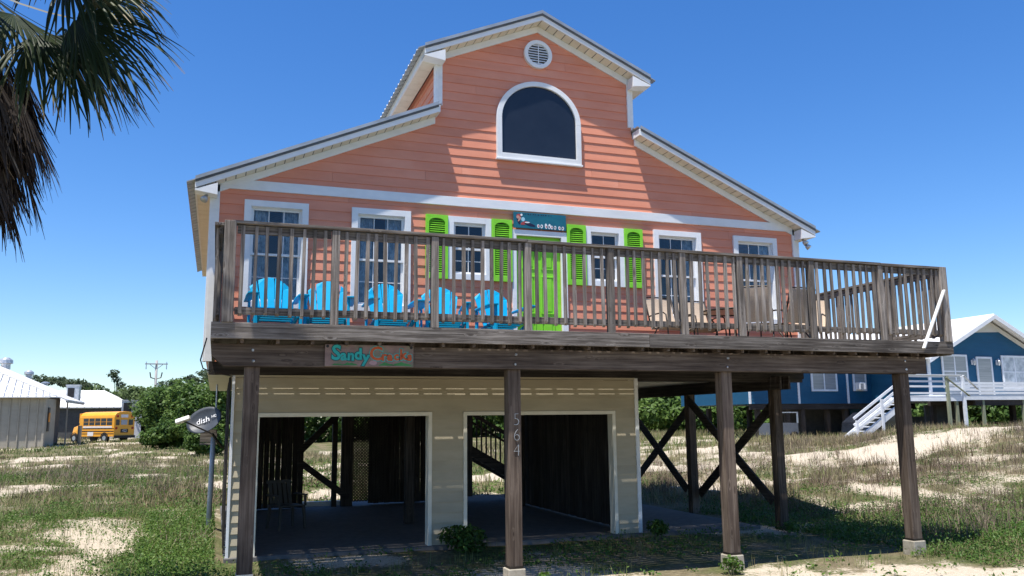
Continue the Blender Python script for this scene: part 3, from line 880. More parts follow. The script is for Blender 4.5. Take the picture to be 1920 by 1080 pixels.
PW = 0.09
for (x, y) in ((10.33, 0.0), (10.33, 3.15), (10.33, 6.3), (3.72, 3.1), (6.95, 5.4), (0.42, 3.2)):
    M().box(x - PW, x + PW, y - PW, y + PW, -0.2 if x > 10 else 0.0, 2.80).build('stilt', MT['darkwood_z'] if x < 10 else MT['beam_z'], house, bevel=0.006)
for dx in (-0.10, 0.10):
    M().box(10.33 + dx - 0.02, 10.33 + dx + 0.02, -0.35, YB, 2.55, 2.80).build('floor_beam', MT['darkwood_y'], house)
M().box(GX1 + 0.05, XR - 0.03, 0.02, 0.07, 2.70, 2.965).build('floor_beam', MT['darkwood_x'], house)
M().box(XL + 0.05, XR - 0.05, -0.055, -0.03, 2.762, 2.965).build('deck_ledger', MT['darkwood_x'], house)
for (ya, za, yb, zb, dx) in ((0.10, 0.42, 3.05, 2.45, -0.11), (0.10, 2.35, 3.05, 0.32, 0.11), (3.25, 0.42, 6.2, 2.45, -0.11), (3.25, 2.35, 6.2, 0.42, 0.11)):
    M().bar((10.33 + dx, ya, za), (10.33 + dx, yb, zb), 0.045, 0.185).build('brace', MT['darkwood_y'], house)

# back stair seen through the right-hand opening
SX0, SX1, SZ0, SZ1 = 4.4, 8.8, 2.48, 0.0
st = M(); st.bar((SX0, 8.6, SZ0), (SX1, 8.6, SZ1), 0.05, 0.26)
stair = st.build('back_stair', MT['darkwood_x'], house)
M().bar((SX0, 9.6, SZ0), (SX1, 9.6, SZ1), 0.05, 0.26).build('stringer', MT['darkwood_x'], stair)
for i in range(14):
    t = (i + 0.5) / 14; x = SX0 + (SX1 - SX0) * t; zz = SZ0 + (SZ1 - SZ0) * t
    M().box(x - 0.15, x + 0.15, 8.63, 9.57, zz, zz + 0.035).build('tread', MT['darkwood_x'], stair)
M().bar((SX0, 8.55, SZ0 + 1.02), (SX1, 8.55, SZ1 + 1.02), 0.05, 0.10).build('handrail', MT['darkwood_x'], stair)
M().bar((SX0, 8.55, SZ0 + 0.78), (SX1, 8.55, SZ1 + 0.78), 0.045, 0.06).build('handrail', MT['darkwood_x'], stair)
for i in range(32):
    t = (i + 0.5) / 32; x = SX0 + (SX1 - SX0) * t; zz = SZ0 + (SZ1 - SZ0) * t
    M().box(x - 0.02, x + 0.02, 8.49, 8.52, zz + 0.10, zz + 1.0).build('stair_baluster', MT['darkwood_z'], stair)
M().box(6.46, 6.64, 8.38, 8.48, 0.0, 3.0).build('stair_post', MT['darkwood_z'], stair)

# ------------------------------------------------------------------ timber deck
DX0, DX1, DY = -0.119, 11.084, -3.633
ZRT, ZRB, ZCAP, ZD = 3.18, 2.987, 4.396, 3.165
deck = thing('timber_deck', 'weathered grey timber deck with baluster railing on tall posts', 'deck', (5.48, -1.8, 0.0))
# floor boards with gaps
nb = 24; y = -0.152
bw = 0.1335; gap = 0.0125
for i in range(nb):
    y1 = y; y0 = y - bw
    if y0 < DY + 0.05: y0 = DY + 0.05
    if y1 - y0 > 0.02:
        js = [DX0 + 0.04, random.uniform(2.5, 5.0), random.uniform(6.3, 9.0), DX1 - 0.04]
        for a, b in zip(js[:-1], js[1:]):
            q = [random.uniform(-0.0035, 0.0035) for _ in range(4)]; zt = ZD + random.uniform(-0.003, 0.002)
            M().hexa([(a, y0 + q[0], ZD - 0.036), (b - 0.003, y0 + q[1], ZD - 0.036), (b - 0.003, y1 + q[2], ZD - 0.036), (a, y1 + q[3], ZD - 0.036),
                      (a, y0 + q[0], zt), (b - 0.003, y0 + q[1], zt), (b - 0.003, y1 + q[2], zt), (a, y1 + q[3], zt)]).build('deck_board', MT['wood_x'], deck)
    y = y0 - gap
M().box(DX0 + 0.04, DX1 - 0.04, -0.138, -0.056, ZD - 0.036, ZD).build('deck_board', MT['wood_x'], deck)
# joists
x = DX0 + 0.35
while x < DX1 - 0.1:
    M().box(x - 0.02, x + 0.02, DY + 0.05, -0.095, 2.945, ZD - 0.037).build('joist', MT['beam_y'], deck)
    x += 0.4064
# rim boards: front of two lengths, sides
cutx = 5.6
M().box(DX0, cutx - 0.002, DY, DY + 0.042, ZRB, ZRT).build('rim_board', MT['wood_x'], deck, bevel=0.005)
M().box(cutx + 0.002, DX1, DY + 0.002, DY + 0.044, ZRB - 0.003, ZRT - 0.002).build('rim_board', MT['wood_x'], deck, bevel=0.005)
M().box(DX0, DX0 + 0.04, DY + 0.046, -0.06, ZRB - 0.02, ZRT).build('rim_board', MT['wood_y'], deck, bevel=0.005)
M().box(DX1 - 0.04, DX1, DY + 0.046, -0.06, ZRB - 0.02, ZRT).build('rim_board', MT['wood_y'], deck, bevel=0.005)
# main beam: a pair of planks on the posts, left end cut at an angle
BY = -3.333
for yy, m in ((BY - 0.13, 'beam_x'), (BY + 0.085, 'darkwood_x')):
    M().prism([(DX0 + 0.02, yy, 2.80), (DX0 + 0.16, yy, 2.677), (10.66, yy, 2.677), (10.66, yy, 2.943), (DX0 + 0.02, yy, 2.943)], (0, 0.045, 0)).build('beam', MT[m], deck, bevel=0.005)
POSTS = [(0.363, 0.22), (3.68, 0.15), (6.952, 0.12), (10.24, 0.13)]
posts = []
for i, (x, zb) in enumerate(POSTS):
    top = 2.677 if i else 2.677
    t = 0.088
    p = M().hexa([(x - t, BY - t, zb), (x + t, BY - t, zb), (x + t, BY + t, zb), (x - t, BY + t, zb),
                  (x - t, BY - t + 0.002, 2.676), (x + t, BY - t + 0.002, 2.676), (x + t, BY + t, 2.676), (x - t, BY + t, 2.676)]).build('post', MT['beam_z'], deck, bevel=0.008)
    posts.append(p)
    g = float(height(x, BY))
    f = M(); fw = 0.125
    f.hexa([(x - fw, BY - fw, g - 0.15), (x + fw, BY - fw, g - 0.15), (x + fw, BY + fw, g - 0.15), (x - fw, BY + fw, g - 0.15),
            (x - fw * .93, BY - fw * .93, zb - 0.012), (x + fw * .93, BY - fw * .93, zb - 0.012), (x + fw * .93, BY + fw * .93, zb - 0.012), (x - fw * .93, BY + fw * .93, zb - 0.012)])
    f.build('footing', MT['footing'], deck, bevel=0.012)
    M().box(x - t - 0.006, x + t + 0.006, BY - t - 0.006, BY + t + 0.006, zb - 0.012, zb + (0.075 if i == 0 else 0.02)).build('post_bracket', MT['steel'] if i == 0 else MT['frame_dark'], deck)
    for zz in (2.74, 2.87):
        M().tube([(x + random.uniform(-.02, .02), BY - 0.131, zz), (x, BY - 0.142, zz)], 0.016, 8).build('bolt', MT['steel'], deck)
# house number on the second post
for ch, zz in (('5', 2.015), ('6', 1.815), ('4', 1.62)):
    me = text_mesh(ch, 0.235, MT['steel'], 'house_number', extrude=0.004, offset=-0.008)
    letter_obj(me, 'house_number', Matrix.Translation((3.70, BY - 0.096, zz)) @ FACE_FRONT @ Matrix.Diagonal((0.9, 1, 1, 1)), posts[1])

# railing
RP = [0.02, 1.29, 2.55, 3.82, 5.04, 6.19, 7.15, 8.41, 9.74, 11.0]
rr = random.Random(3)
def rail_post(x, y, w=0.048, lean=(0, 0), zb=ZRT - 0.002, zt=ZCAP - 0.038):
    M().hexa([(x - w, y - w, zb), (x + w, y - w, zb), (x + w, y + w, zb), (x - w, y + w, zb)] +
             [(x - w + lean[0], y - w + lean[1], zt), (x + w + lean[0], y - w + lean[1], zt), (x + w + lean[0], y + w + lean[1], zt), (x - w + lean[0], y + w + lean[1], zt)]).build('railing_post', MT['rail'], deck, bevel=0.006)
for i, x in enumerate(RP):
    rail_post(x + (0.035 if i == 0 else 0), DY + 0.05, 0.068 if i in (0, 9) else 0.047, (rr.uniform(-.012, .012), 0), zt=ZCAP - (0.0 if i in (0, 9) else 0.04))
# top rail, cap and bottom rail, in lengths between posts
for a, b in ((0, 3), (3, 6), (6, 8), (8, 9)):
    xa, xb = RP[a] + (0.07 if a == 0 else 0.002), RP[b] + (-0.07 if b == 9 else -0.002)
    dz = rr.uniform(-0.006, 0.006)
    M().box(xa - 0.02, xb + 0.02 if b == 9 else xb, DY - 0.01, DY + 0.135, ZCAP - 0.038 + dz, ZCAP + dz).build('rail_cap', MT['wood_x'], deck, bevel=0.004)
for i in range(9):
    xa, xb = RP[i] + 0.055, RP[i + 1] - 0.055
    if i == 0: xa = 0.13
    M().box(xa, xb, DY + 0.045, DY + 0.083, ZCAP - 0.14, ZCAP - 0.04).build('top_rail', MT['wood_x'], deck, bevel=0.003)
    M().box(xa, xb, DY + 0.045, DY + 0.083, 3.275 + rr.uniform(-.01, .01), 3.365).build('bottom_rail', MT['wood_x'], deck, bevel=0.003)
    n = max(3, round((xb - xa) / 0.132)); w = (xb - xa) / n
    for k in range(n):
        cx = xa + (k + 0.5) * w + rr.uniform(-0.012, 0.012); tl = rr.uniform(-0.016, 0.016); hw = 0.0205 + rr.uniform(-.002, .003)
        zb = 3.262 + rr.uniform(-.022, .015); zt = ZCAP - 0.05
        M().hexa([(cx - hw, DY + 0.012, zb + 0.03), (cx + hw, DY + 0.012, zb + 0.03), (cx + hw, DY + 0.044, zb), (cx - hw, DY + 0.044, zb),
                  (cx - hw + tl, DY + 0.012, zt), (cx + hw + tl, DY + 0.012, zt), (cx + hw + tl, DY + 0.044, zt), (cx - hw + tl, DY + 0.044, zt)]).build('baluster', MT['rail'], deck)
def side_rail(x, s):
    ys = [DY + 0.12, -2.42, -1.22, -0.12]
    for y in ys[1:]:
        rail_post(x - s * 0.05, y, 0.045)
    M().box(min(x - s * 0.12, x + s * 0.01), max(x - s * 0.12, x + s * 0.01), DY + 0.137, -0.07, ZCAP - 0.037, ZCAP + 0.002).build('rail_cap', MT['wood_y'], deck, bevel=0.004)
    for a, b in zip(ys[:-1], ys[1:]):
        xa, xb = sorted((x - s * 0.045, x - s * 0.083))
        M().box(xa, xb, a + 0.05, b - 0.05, ZCAP - 0.14, ZCAP - 0.039).build('top_rail', MT['wood_y'], deck)
        M().box(xa, xb, a + 0.05, b - 0.05, 3.275, 3.365).build('bottom_rail', MT['wood_y'], deck)
        n = round((b - a - 0.1) / 0.132); w = (b - a - 0.1) / n
        for k in range(n):
            cy = a + 0.05 + (k + 0.5) * w + rr.uniform(-.012, .012); tl = rr.uniform(-.014, .014); hw = 0.0205
            x0, x1 = sorted((x - s * 0.012, x - s * 0.044)); zb = 3.262 + rr.uniform(-.02, .015)
            M().hexa([(x0, cy - hw, zb), (x1, cy - hw, zb), (x1, cy + hw, zb), (x0, cy + hw, zb), (x0, cy - hw + tl, ZCAP - 0.05), (x1, cy - hw + tl, ZCAP - 0.05),
                      (x1, cy + hw + tl, ZCAP - 0.05), (x0, cy + hw + tl, ZCAP - 0.05)]).build('baluster', MT['rail'], deck)
side_rail(DX1, 1)
side_rail(DX0, -1)

# loose white board leaning on the deck corner
b_ = M().bar((10.42, DY - 0.045, 3.06), (10.95, DY - 0.04, 4.01), 0.022, 0.055, (0, 1, 0)).build('loose_board', MT['pvc'], bevel=0.003)
tag(b_, 'narrow white board fixed aslant across the right-hand corner of the deck railing', 'board')

# painted name board on the beam
SGY = BY - 0.16
sgm = mat('painted_sign_board', (0.16, 0.11, 0.095), (0.24, 0.165, 0.14), scale=(6, 6, 14), rough=0.8, stain=(0.10, 0.20, 0.10), stain_scale=5, stain_amt=0.6)
nsign = thing('name_sign', 'brown wooden board painted with turquoise and orange lettering hung on the deck beam', 'sign', (1.75, SGY, 2.68))
M().box(1.20, 2.30, SGY - 0.012, SGY + 0.012, 2.685, 2.955).build('board', sgm, nsign, bevel=0.004)
teal = mat('turquoise_sign_paint', (0.02, 0.27, 0.24), (0.03, 0.36, 0.32), rough=0.7)
tealdk = mat('dark_teal_sign_paint', (0.015, 0.07, 0.07), rough=0.7)
orange = mat('rust_orange_sign_paint', (0.36, 0.07, 0.02), (0.44, 0.10, 0.035), rough=0.7)
grass_p = mat('green_sign_paint', (0.03, 0.13, 0.04), (0.05, 0.20, 0.06), rough=0.7)
pink_p = mat('pink_sign_paint', (0.35, 0.22, 0.22), rough=0.7)
r7 = random.Random(8)
LET = [('S', 1.335, 2.845, .25), ('a', 1.425, 2.818, .175), ('n', 1.515, 2.818, .175), ('d', 1.605, 2.832, .19), ('y', 1.70, 2.800, .19),
       ('C', 1.825, 2.842, .235), ('r', 1.925, 2.815, .16), ('a', 2.0, 2.812, .15), ('c', 2.08, 2.818, .15), ('k', 2.165, 2.835, .18), ('s', 2.248, 2.815, .155)]
for i, (ch, x, zz, sz) in enumerate(LET):
    rot = Matrix.Rotation(r7.uniform(-0.08, 0.08), 4, 'Z')
    back, front = (tealdk, teal) if i < 5 else (teal, orange)
    for (mm, off, yy) in ((back, 0.016, 0.0135), (front, 0.007, 0.0155)):
        me = text_mesh(ch, sz, mm, 'lettering', extrude=0.0008, offset=off)
        letter_obj(me, 'letter', Matrix.Translation((x, SGY - yy, zz)) @ FACE_FRONT @ rot, nsign)
for (x0, x1, h) in ((1.28, 1.42, 0.03), (1.40, 1.60, 0.04), (1.86, 2.05, 0.045), (2.03, 2.27, 0.05)):
    m = M(); n = 8
    pts = [(x0, SGY - 0.0128, 2.70)] + [(x0 + (x1 - x0) * i / n, SGY - 0.0128, 2.70 + h * (0.6 + 0.4 * r7.random()) * math.sin(math.pi * (i + .5) / (n + 1))) for i in range(n + 1)] + [(x1, SGY - 0.0128, 2.70)]
    m.prism(pts, (0, 0.001, 0)).build('painted_grass', grass_p, nsign)
M().prism([(1.79 + 0.05 * math.cos(t * .7), SGY - 0.0131, 2.735 + 0.028 * math.sin(t * .7)) for t in range(9)], (0, 0.001, 0)).build('painted_shell', pink_p, nsign)
for x in (1.23, 2.27):
    M().tube([(x, SGY - 0.012, 2.93), (x, SGY - 0.019, 2.93)], 0.018, 10).build('bolt', MT['black'], nsign)

# painted plaque above the door
PY = -0.068
plq = thing('door_plaque', 'teal painted plaque with a reclining figure above the green door', 'sign', (5.4, PY, 5.44))
pm_ = mat('teal_plaque_paint', (0.008, 0.10, 0.16), (0.012, 0.16, 0.21), scale=(2, 2, 5), rough=0.5)
M().box(4.89, 5.915, PY - 0.014, PY + 0.006, 5.442, 5.735).build('board', pm_, plq, bevel=0.003)
def blob(cx, cz, rx, rz, rot, col, nm, lvl=0):
    m = M(); c, s_ = math.cos(rot), math.sin(rot)
    m.prism([(cx + c * rx * math.cos(t) - s_ * rz * math.sin(t), PY - 0.0155 - lvl * 0.0012, cz + s_ * rx * math.cos(t) + c * rz * math.sin(t)) for t in [i * math.pi / 8 for i in range(16)]], (0, 0.0012, 0))
    m.build(nm, col, plq)
pk = mat('skin_paint', (0.55, 0.28, 0.22), rough=0.6); nv = mat('navy_paint', (0.012, 0.015, 0.05), rough=0.6)
wh = mat('white_sign_paint', (0.75, 0.76, 0.76), rough=0.6); rd = mat('red_paint', (0.40, 0.06, 0.06), rough=0.6); pb = mat('pale_blue_paint', (0.35, 0.62, 0.72), rough=0.6)
blob(4.985, 5.665, 0.045, 0.035, 0.3, rd, 'painted_hair'); blob(4.975, 5.64, 0.032, 0.03, 0, pk, 'painted_head', 1); blob(5.04, 5.685, 0.02, 0.022, 0, wh, 'painted_flower', 1)
blob(4.985, 5.58, 0.03, 0.075, 0.25, nv, 'painted_body'); blob(5.0, 5.60, 0.016, 0.05, -0.6, pk, 'painted_arm', 1); blob(5.07, 5.605, 0.035, 0.04, 0, pb, 'painted_bird', 1)
blob(5.09, 5.535, 0.07, 0.028, 0.35, rd, 'painted_hip', 1); blob(5.15, 5.55, 0.05, 0.012, 0.05, wh, 'painted_fin', 2); blob(5.2, 5.515, 0.11, 0.026, -0.22, nv, 'painted_tail', 1)
for i in range(8):
    x = 5.365 + i * 0.066 + (0.02 if i in (2, 3, 6, 7) else 0); hz = 0.036 if i not in (2, 3) else 0.05
    blob(x, 5.498 - 0.002 * i + (0.012 if i in (2, 3) else 0), 0.024, hz, 0.1 * (-1) ** i, wh, 'painted_sandal'); blob(x + 0.004 * (-1) ** i, 5.500 - 0.002 * i, 0.011, hz * 0.45, 0.2, nv if i % 2 else rd, 'painted_strap', 1)
r9 = random.Random(4); x = 5.08
while x < 5.62:
    w = r9.uniform(0.012, 0.03); M().box(x, x + w, PY - 0.0152, PY - 0.014, 5.695 + r9.uniform(-.004, .004), 5.712 + r9.uniform(0, .006)).build('faded_stroke', nv, plq); x += w + r9.uniform(0.012, 0.04)

# ------------------------------------------------------------------ turquoise slatted armchairs on the deck
def adirondack():
    t = thing('adirondack_chair', 'x', 'chair', (0, 0, 0), 0, 'turquoise deck chairs in a row')
    # faces -Y; back leans to +Y
    n = 5; tilt = 0.36
    for i in range(n):
        u = (i - (n - 1) / 2) / ((n - 1) / 2)
        m = M(); segs = 8
        for k in range(segs + 1):
            v = k / segs
            xc = u * (0.165 + 0.075 * v) ; hw = 0.0395 + 0.0175 * v
            top = 0.94 - 0.105 * u * u
            zz = 0.26 + (top - 0.26) * v
            if k == segs: hw *= 0.88
            yy = 0.10 + tilt * (zz - 0.26) + 0.035 * u * u
            sl = -0.13 * (2 * u) * 0.055
            zc = [zz, zz]
            if k == segs: zc = [zz - 0.028 * u - 0.004 + (0.02 if u < 0 else -0.0) * abs(u), zz + 0.028 * -u - 0.004]
            zc = [zz + (0.042 * u if k == segs else 0), zz - (0.042 * u if k == segs else 0)]
            m.v += [(xc - hw, yy, zc[0]), (xc + hw, yy, zc[1]), (xc + hw, yy + 0.024, zc[1]), (xc - hw, yy + 0.024, zc[0])]
        for k in range(segs):
            a = k * 4; b = a + 4
            for q in range(4):
                p = (q + 1) % 4; m.f.append((a + q, a + p, b + p, b + q))
        m.f.append((0, 3, 2, 1)); e = segs * 4; m.f.append((e, e + 1, e + 2, e + 3))
        m.build('back_slat', MT['blue'], t, False, bevel=0.006)
    for i in range(6):
        v = i / 5; y = -0.42 + 0.53 * v; zz = 0.37 - 0.09 * v
        M().box(-0.27, 0.27, y - 0.046, y + 0.046, zz - 0.012, zz + 0.012).build('seat_slat', MT['blue'], t, False, bevel=0.005)
    for s in (-1, 1):
        m = M(); pts = [(-0.50, 0.055), (-0.46, 0.075), (-0.20, 0.072), (0.05, 0.05), (0.28, 0.035)]
        for (y, w) in pts:
            c = s * 0.335
            zz = 0.575 - 0.03 * (y + 0.5)
            m.v += [(c - w, y, zz), (c + w, y, zz), (c + w, y, zz + 0.024), (c - w, y, zz + 0.024)]
        for k in range(len(pts) - 1):
            a = k * 4; b = a + 4
            for q in range(4):
                p = (q + 1) % 4; m.f.append((a + q, a + p, b + p, b + q))
        m.f.append((0, 3, 2, 1)); e = (len(pts) - 1) * 4; m.f.append((e, e + 1, e + 2, e + 3))
        m.build('armrest', MT['blue'], t, False, bevel=0.005)
        M().hexa([(s * 0.30 - 0.02, -0.48, 0), (s * 0.30 + 0.02, -0.48, 0), (s * 0.30 + 0.02, -0.38, 0), (s * 0.30 - 0.02, -0.38, 0),
                  (s * 0.30 - 0.02, -0.46, 0.574), (s * 0.30 + 0.02, -0.46, 0.574), (s * 0.30 + 0.02, -0.36, 0.57), (s * 0.30 - 0.02, -0.36, 0.57)]).build('front_leg', MT['blue'], t, False, bevel=0.005)
        M().hexa([(s * 0.255 - 0.017, 0.30, 0.0), (s * 0.255 + 0.017, 0.30, 0.0), (s * 0.255 + 0.017, 0.42, 0.0), (s * 0.255 - 0.017, 0.42, 0.0),
                  (s * 0.255 - 0.017, -0.46, 0.27), (s * 0.255 + 0.017, -0.46, 0.27), (s * 0.255 + 0.017, -0.46, 0.355), (s * 0.255 - 0.017, -0.46, 0.355)]).build('rear_leg', MT['blue'], t, False, bevel=0.005)
        M().hexa([(s * 0.30 - 0.015, 0.20, 0.12), (s * 0.30 + 0.015, 0.20, 0.12), (s * 0.30 + 0.015, 0.27, 0.12), (s * 0.30 - 0.015, 0.27, 0.12),
                  (s * 0.30 - 0.015, 0.20, 0.555), (s * 0.30 + 0.015, 0.20, 0.555), (s * 0.30 + 0.015, 0.27, 0.552), (s * 0.30 - 0.015, 0.27, 0.552)]).build('arm_support', MT['blue'], t, False)
    M().box(-0.285, 0.285, 0.165, 0.19, 0.42, 0.48).build('back_rail', MT['blue'], t, False)
    return t
ch0 = adirondack()
CH = [(0.68, -1.72, 0.10, 'turquoise slatted armchair nearest the left corner of the deck'),
      (1.44, -1.62, -0.13, 'turquoise slatted armchair second from the left, partly behind a railing post'),
      (2.36, -1.62, 0.05, 'middle turquoise slatted armchair of the five, in front of the second tall window'),
      (3.20, -1.52, -0.10, 'turquoise slatted armchair fourth from the left, below the left-hand shutter'),
      (4.14, -1.50, 0.14, 'turquoise slatted armchair nearest the green door')]
for i, (x, y, rz, lb) in enumerate(CH):
    c = ch0 if i == 0 else copy_tree(ch0)
    c.location = (x, y, ZD + 0.002); c.rotation_euler = (0, 0, rz); c['label'] = lb

# ------------------------------------------------------------------ patio set at the right of the deck
def sling_chair():
    t = thing('sling_chair', 'x', 'chair', (0, 0, 0), 0, 'tan sling patio chairs')
    fr = M()
    w = 0.27
    bk = M(); n = 8
    for k in range(n + 1):
        v = k / n; zz = 0.42 + 0.55 * v; yy = 0.22 + 0.20 * v + 0.03 * math.sin(v * 3.1)
        bk.v += [(-w, yy, zz), (w, yy, zz), (w, yy + 0.012, zz), (-w, yy + 0.012, zz)]
    for k in range(n):
        a = k * 4; b = a + 4
        for q in range(4):
            p = (q + 1) % 4; bk.f.append((a + q, a + p, b + p, b + q))
    bk.f.append((0, 3, 2, 1)); bk.f.append((n * 4, n * 4 + 1, n * 4 + 2, n * 4 + 3))
    bk.build('back_sling', MT['tan_sling'], t, False, smooth=False)
    M().hexa([(-w, -0.26, 0.42), (w, -0.26, 0.42), (w, 0.22, 0.39), (-w, 0.22, 0.39), (-w, -0.26, 0.432), (w, -0.26, 0.432), (w, 0.22, 0.402), (-w, 0.22, 0.402)]).build('seat_sling', MT['tan_sling'], t, False)
    for s in (-1, 1):
        x = s * (w + 0.014)
        M().tube([(x, -0.28, 0.41), (x, 0.0, 0.40), (x, 0.22, 0.40), (x, 0.25, 0.46), (x, 0.33, 0.70), (x, 0.42, 0.985)], 0.014, 8).build('side_frame', MT['frame_dark'], t, False, smooth=True)
        xo = s * (w + 0.04)
        M().tube([(xo, -0.30, 0.0), (xo, -0.28, 0.35), (xo, -0.24, 0.60), (xo, -0.16, 0.645), (xo, 0.1, 0.64), (xo, 0.26, 0.62), (x, 0.31, 0.64)], 0.013, 8).build('arm_frame', MT['frame_dark'], t, False, smooth=True)
        M().tube([(xo, 0.02, 0.40), (xo, 0.20, 0.20), (xo, 0.30, 0.0)], 0.013, 8).build('rear_leg', MT['frame_dark'], t, False, smooth=True)
    M().tube([(-w - 0.014, 0.42, 0.985), (0, 0.43, 0.995), (w + 0.014, 0.42, 0.985)], 0.012, 8).build('top_rail', MT['frame_dark'], t, False)
    M().tube([(-w - 0.03, 0.27, 0.12), (w + 0.03, 0.27, 0.12)], 0.009, 6).build('stretcher', MT['frame_dark'], t, False)
    return t
sc0 = sling_chair()
SCH = [(7.42, -1.18, 0.10, 'tan sling patio chair facing the railing, just right of the last shutter'),
       (8.16, -0.95, -0.08, 'tan sling patio chair behind the round table, against the house wall'),
       (8.50, -2.00, math.pi - 0.65, 'tan sling patio chair with its back to the railing, left of the near pair'),
       (9.14, -2.02, math.pi + 0.14, 'tan sling patio chair with its back to the railing, right of the near pair'),
       (9.95, -1.55, -0.9, 'tan sling patio chair at the right-hand end of the patio set')]
for i, (x, y, rz, lb) in enumerate(SCH):
    c = sc0 if i == 0 else copy_tree(sc0)
    c.location = (x, y, ZD + 0.002); c.rotation_euler = (0, 0, rz); c['label'] = lb
pt = thing('patio_table', 'round dark-framed glass patio table amid the tan sling chairs', 'table', (8.55, -1.30, ZD + 0.002))
m = M()
for k in range(32):
    pass
ring = [(0.52 * math.cos(k * math.pi / 16), 0.52 * math.sin(k * math.pi / 16), 0.71) for k in range(33)]
M().tube(ring, 0.018, 8, cap=False).build('table_rim', MT['frame_dark'], pt, False, smooth=True)
M().prism([(0.51 * math.cos(k * math.pi / 16), 0.51 * math.sin(k * math.pi / 16), 0.708) for k in range(32)], (0, 0, 0.008)).build('table_top', mat('smoked_table_top', (0.16, 0.12, 0.10), rough=0.3), pt, False)
for k in range(4):
    a = math.pi / 4 + k * math.pi / 2; c, s = math.cos(a), math.sin(a)
    M().tube([(0.44 * c, 0.44 * s, 0.70), (0.30 * c, 0.30 * s, 0.5), (0.26 * c, 0.26 * s, 0.25), (0.42 * c, 0.42 * s, 0.0)], 0.016, 8).build('leg', MT['frame_dark'], pt, False, smooth=True)

# ------------------------------------------------------------------ satellite dish beside the house
sat = thing('satellite_dish', 'grey satellite dish on a pale conduit pole at the left side of the house', 'satellite dish', (-0.06, 4.0, 0.0))
M().tube([(-0.07, 4.0, -0.15), (-0.055, 4.0, 1.0), (-0.05, 4.0, 1.75)], 0.05, 12).build('pole', mat('grey_conduit', (0.42, 0.45, 0.48), rough=0.5), sat, smooth=True)
M().tube([(-0.02, 4.05, 2.0), (-0.02, 4.05, 2.9)], 0.018, 8).build('conduit', MT['steel'], sat)
M().box(-0.30, 0.02, 4.08, 4.12, 1.66, 1.90).build('mount_board', MT['wood_x'], sat)
M().box(-0.30, 0.02, 4.075, 4.12, 1.60, 1.64).build('mount_board', MT['wood_x'], sat)
DN = Vector((-0.42, -0.80, 0.42)).normalized()
DC = Vector((-0.20, 3.85, 2.05))
DR = Vector((0.90, -0.30, 0.30)); DR = (DR - DN * DR.dot(DN)).normalized(); DU = DN.cross(DR).normalized()
def dish_pt(u, v, t=0.0):
    return DC + DR * (0.355 * u) + DU * (0.275 * v) + DN * (0.09 * (u * u + v * v) - t)
m = M(); nr, na = 6, 28
for side in (0, 1):
    for i in range(nr + 1):
        for k in range(na):
            a = 2 * math.pi * k / na; r = max(0.02, i / nr)
            m.v.append(tuple(dish_pt(r * math.cos(a), r * math.sin(a), 0.012 * side)))
    o_ = side * (nr + 1) * na
    for i in range(nr):
        for k in range(na):
            j = (k + 1) % na; m.f.append((o_ + i * na + k, o_ + i * na + j, o_ + (i + 1) * na + j, o_ + (i + 1) * na + k))
e0, e1 = nr * na, (nr + 1) * na + nr * na
for k in range(na):
    j = (k + 1) % na; m.f.append((e0 + k, e0 + j, e1 + j, e1 + k))
m.f.append(tuple(range(na))); 
m.build('reflector', mat('dark_grey_dish', (0.04, 0.047, 0.058), (0.06, 0.068, 0.08), rough=0.45), sat, smooth=True)
fr_m = Matrix(((DR.x, DU.x, DN.x, 0), (DR.y, DU.y, DN.y, 0), (DR.z, DU.z, DN.z, 0), (0, 0, 0, 1)))
white_l = mat('white_lettering', (0.75, 0.75, 0.75), rough=0.6)
for s_, sz, u, v in (('dish', 0.17, -0.12, 0.10), ('HD', 0.08, 0.56, 0.12)):
    letter_obj(text_mesh(s_, sz, white_l, 'lettering', 0.002), 'lettering', Matrix.Translation(dish_pt(u, v, -0.03)) @ fr_m, sat)
lnb = DC + DN * 0.36 - DU * 0.02 - DR * 0.30
M().bar(DC - DU * 0.33 + DR * 0.12 + DN * 0.02, lnb - DU * 0.02, 0.03, 0.03).build('feed_arm', MT['frame_dark'], sat)
M().bar(DC - DU * 0.30 + DR * 0.10, Vector((0.12, 4.1, 1.55)), 0.035, 0.035).build('mast_arm', MT['frame_dark'], sat)
M().bar(lnb - DR * 0.14, lnb + DR * 0.14, 0.08, 0.085, tuple(DU)).build('receiver_head', MT['pvc'], sat, bevel=0.015)
M().bar(lnb - DR * 0.02, lnb - DR * 0.02 - DN * 0.06, 0.09, 0.07, tuple(DU)).build('receiver_head', MT['pvc'], sat, bevel=0.012)
# power cable hanging at the deck's left corner
cb = M().tube([(-0.16, -3.5, 3.0), (-0.22, -3.4, 2.75), (-0.2, -2.6, 2.7), (-0.05, -1.2, 2.72), (0.2, -0.1, 2.74)], 0.008, 6).build('cable', MT['black'], smooth=True)
tag(cb, 'thin black cable sagging below the left edge of the deck', 'cable')

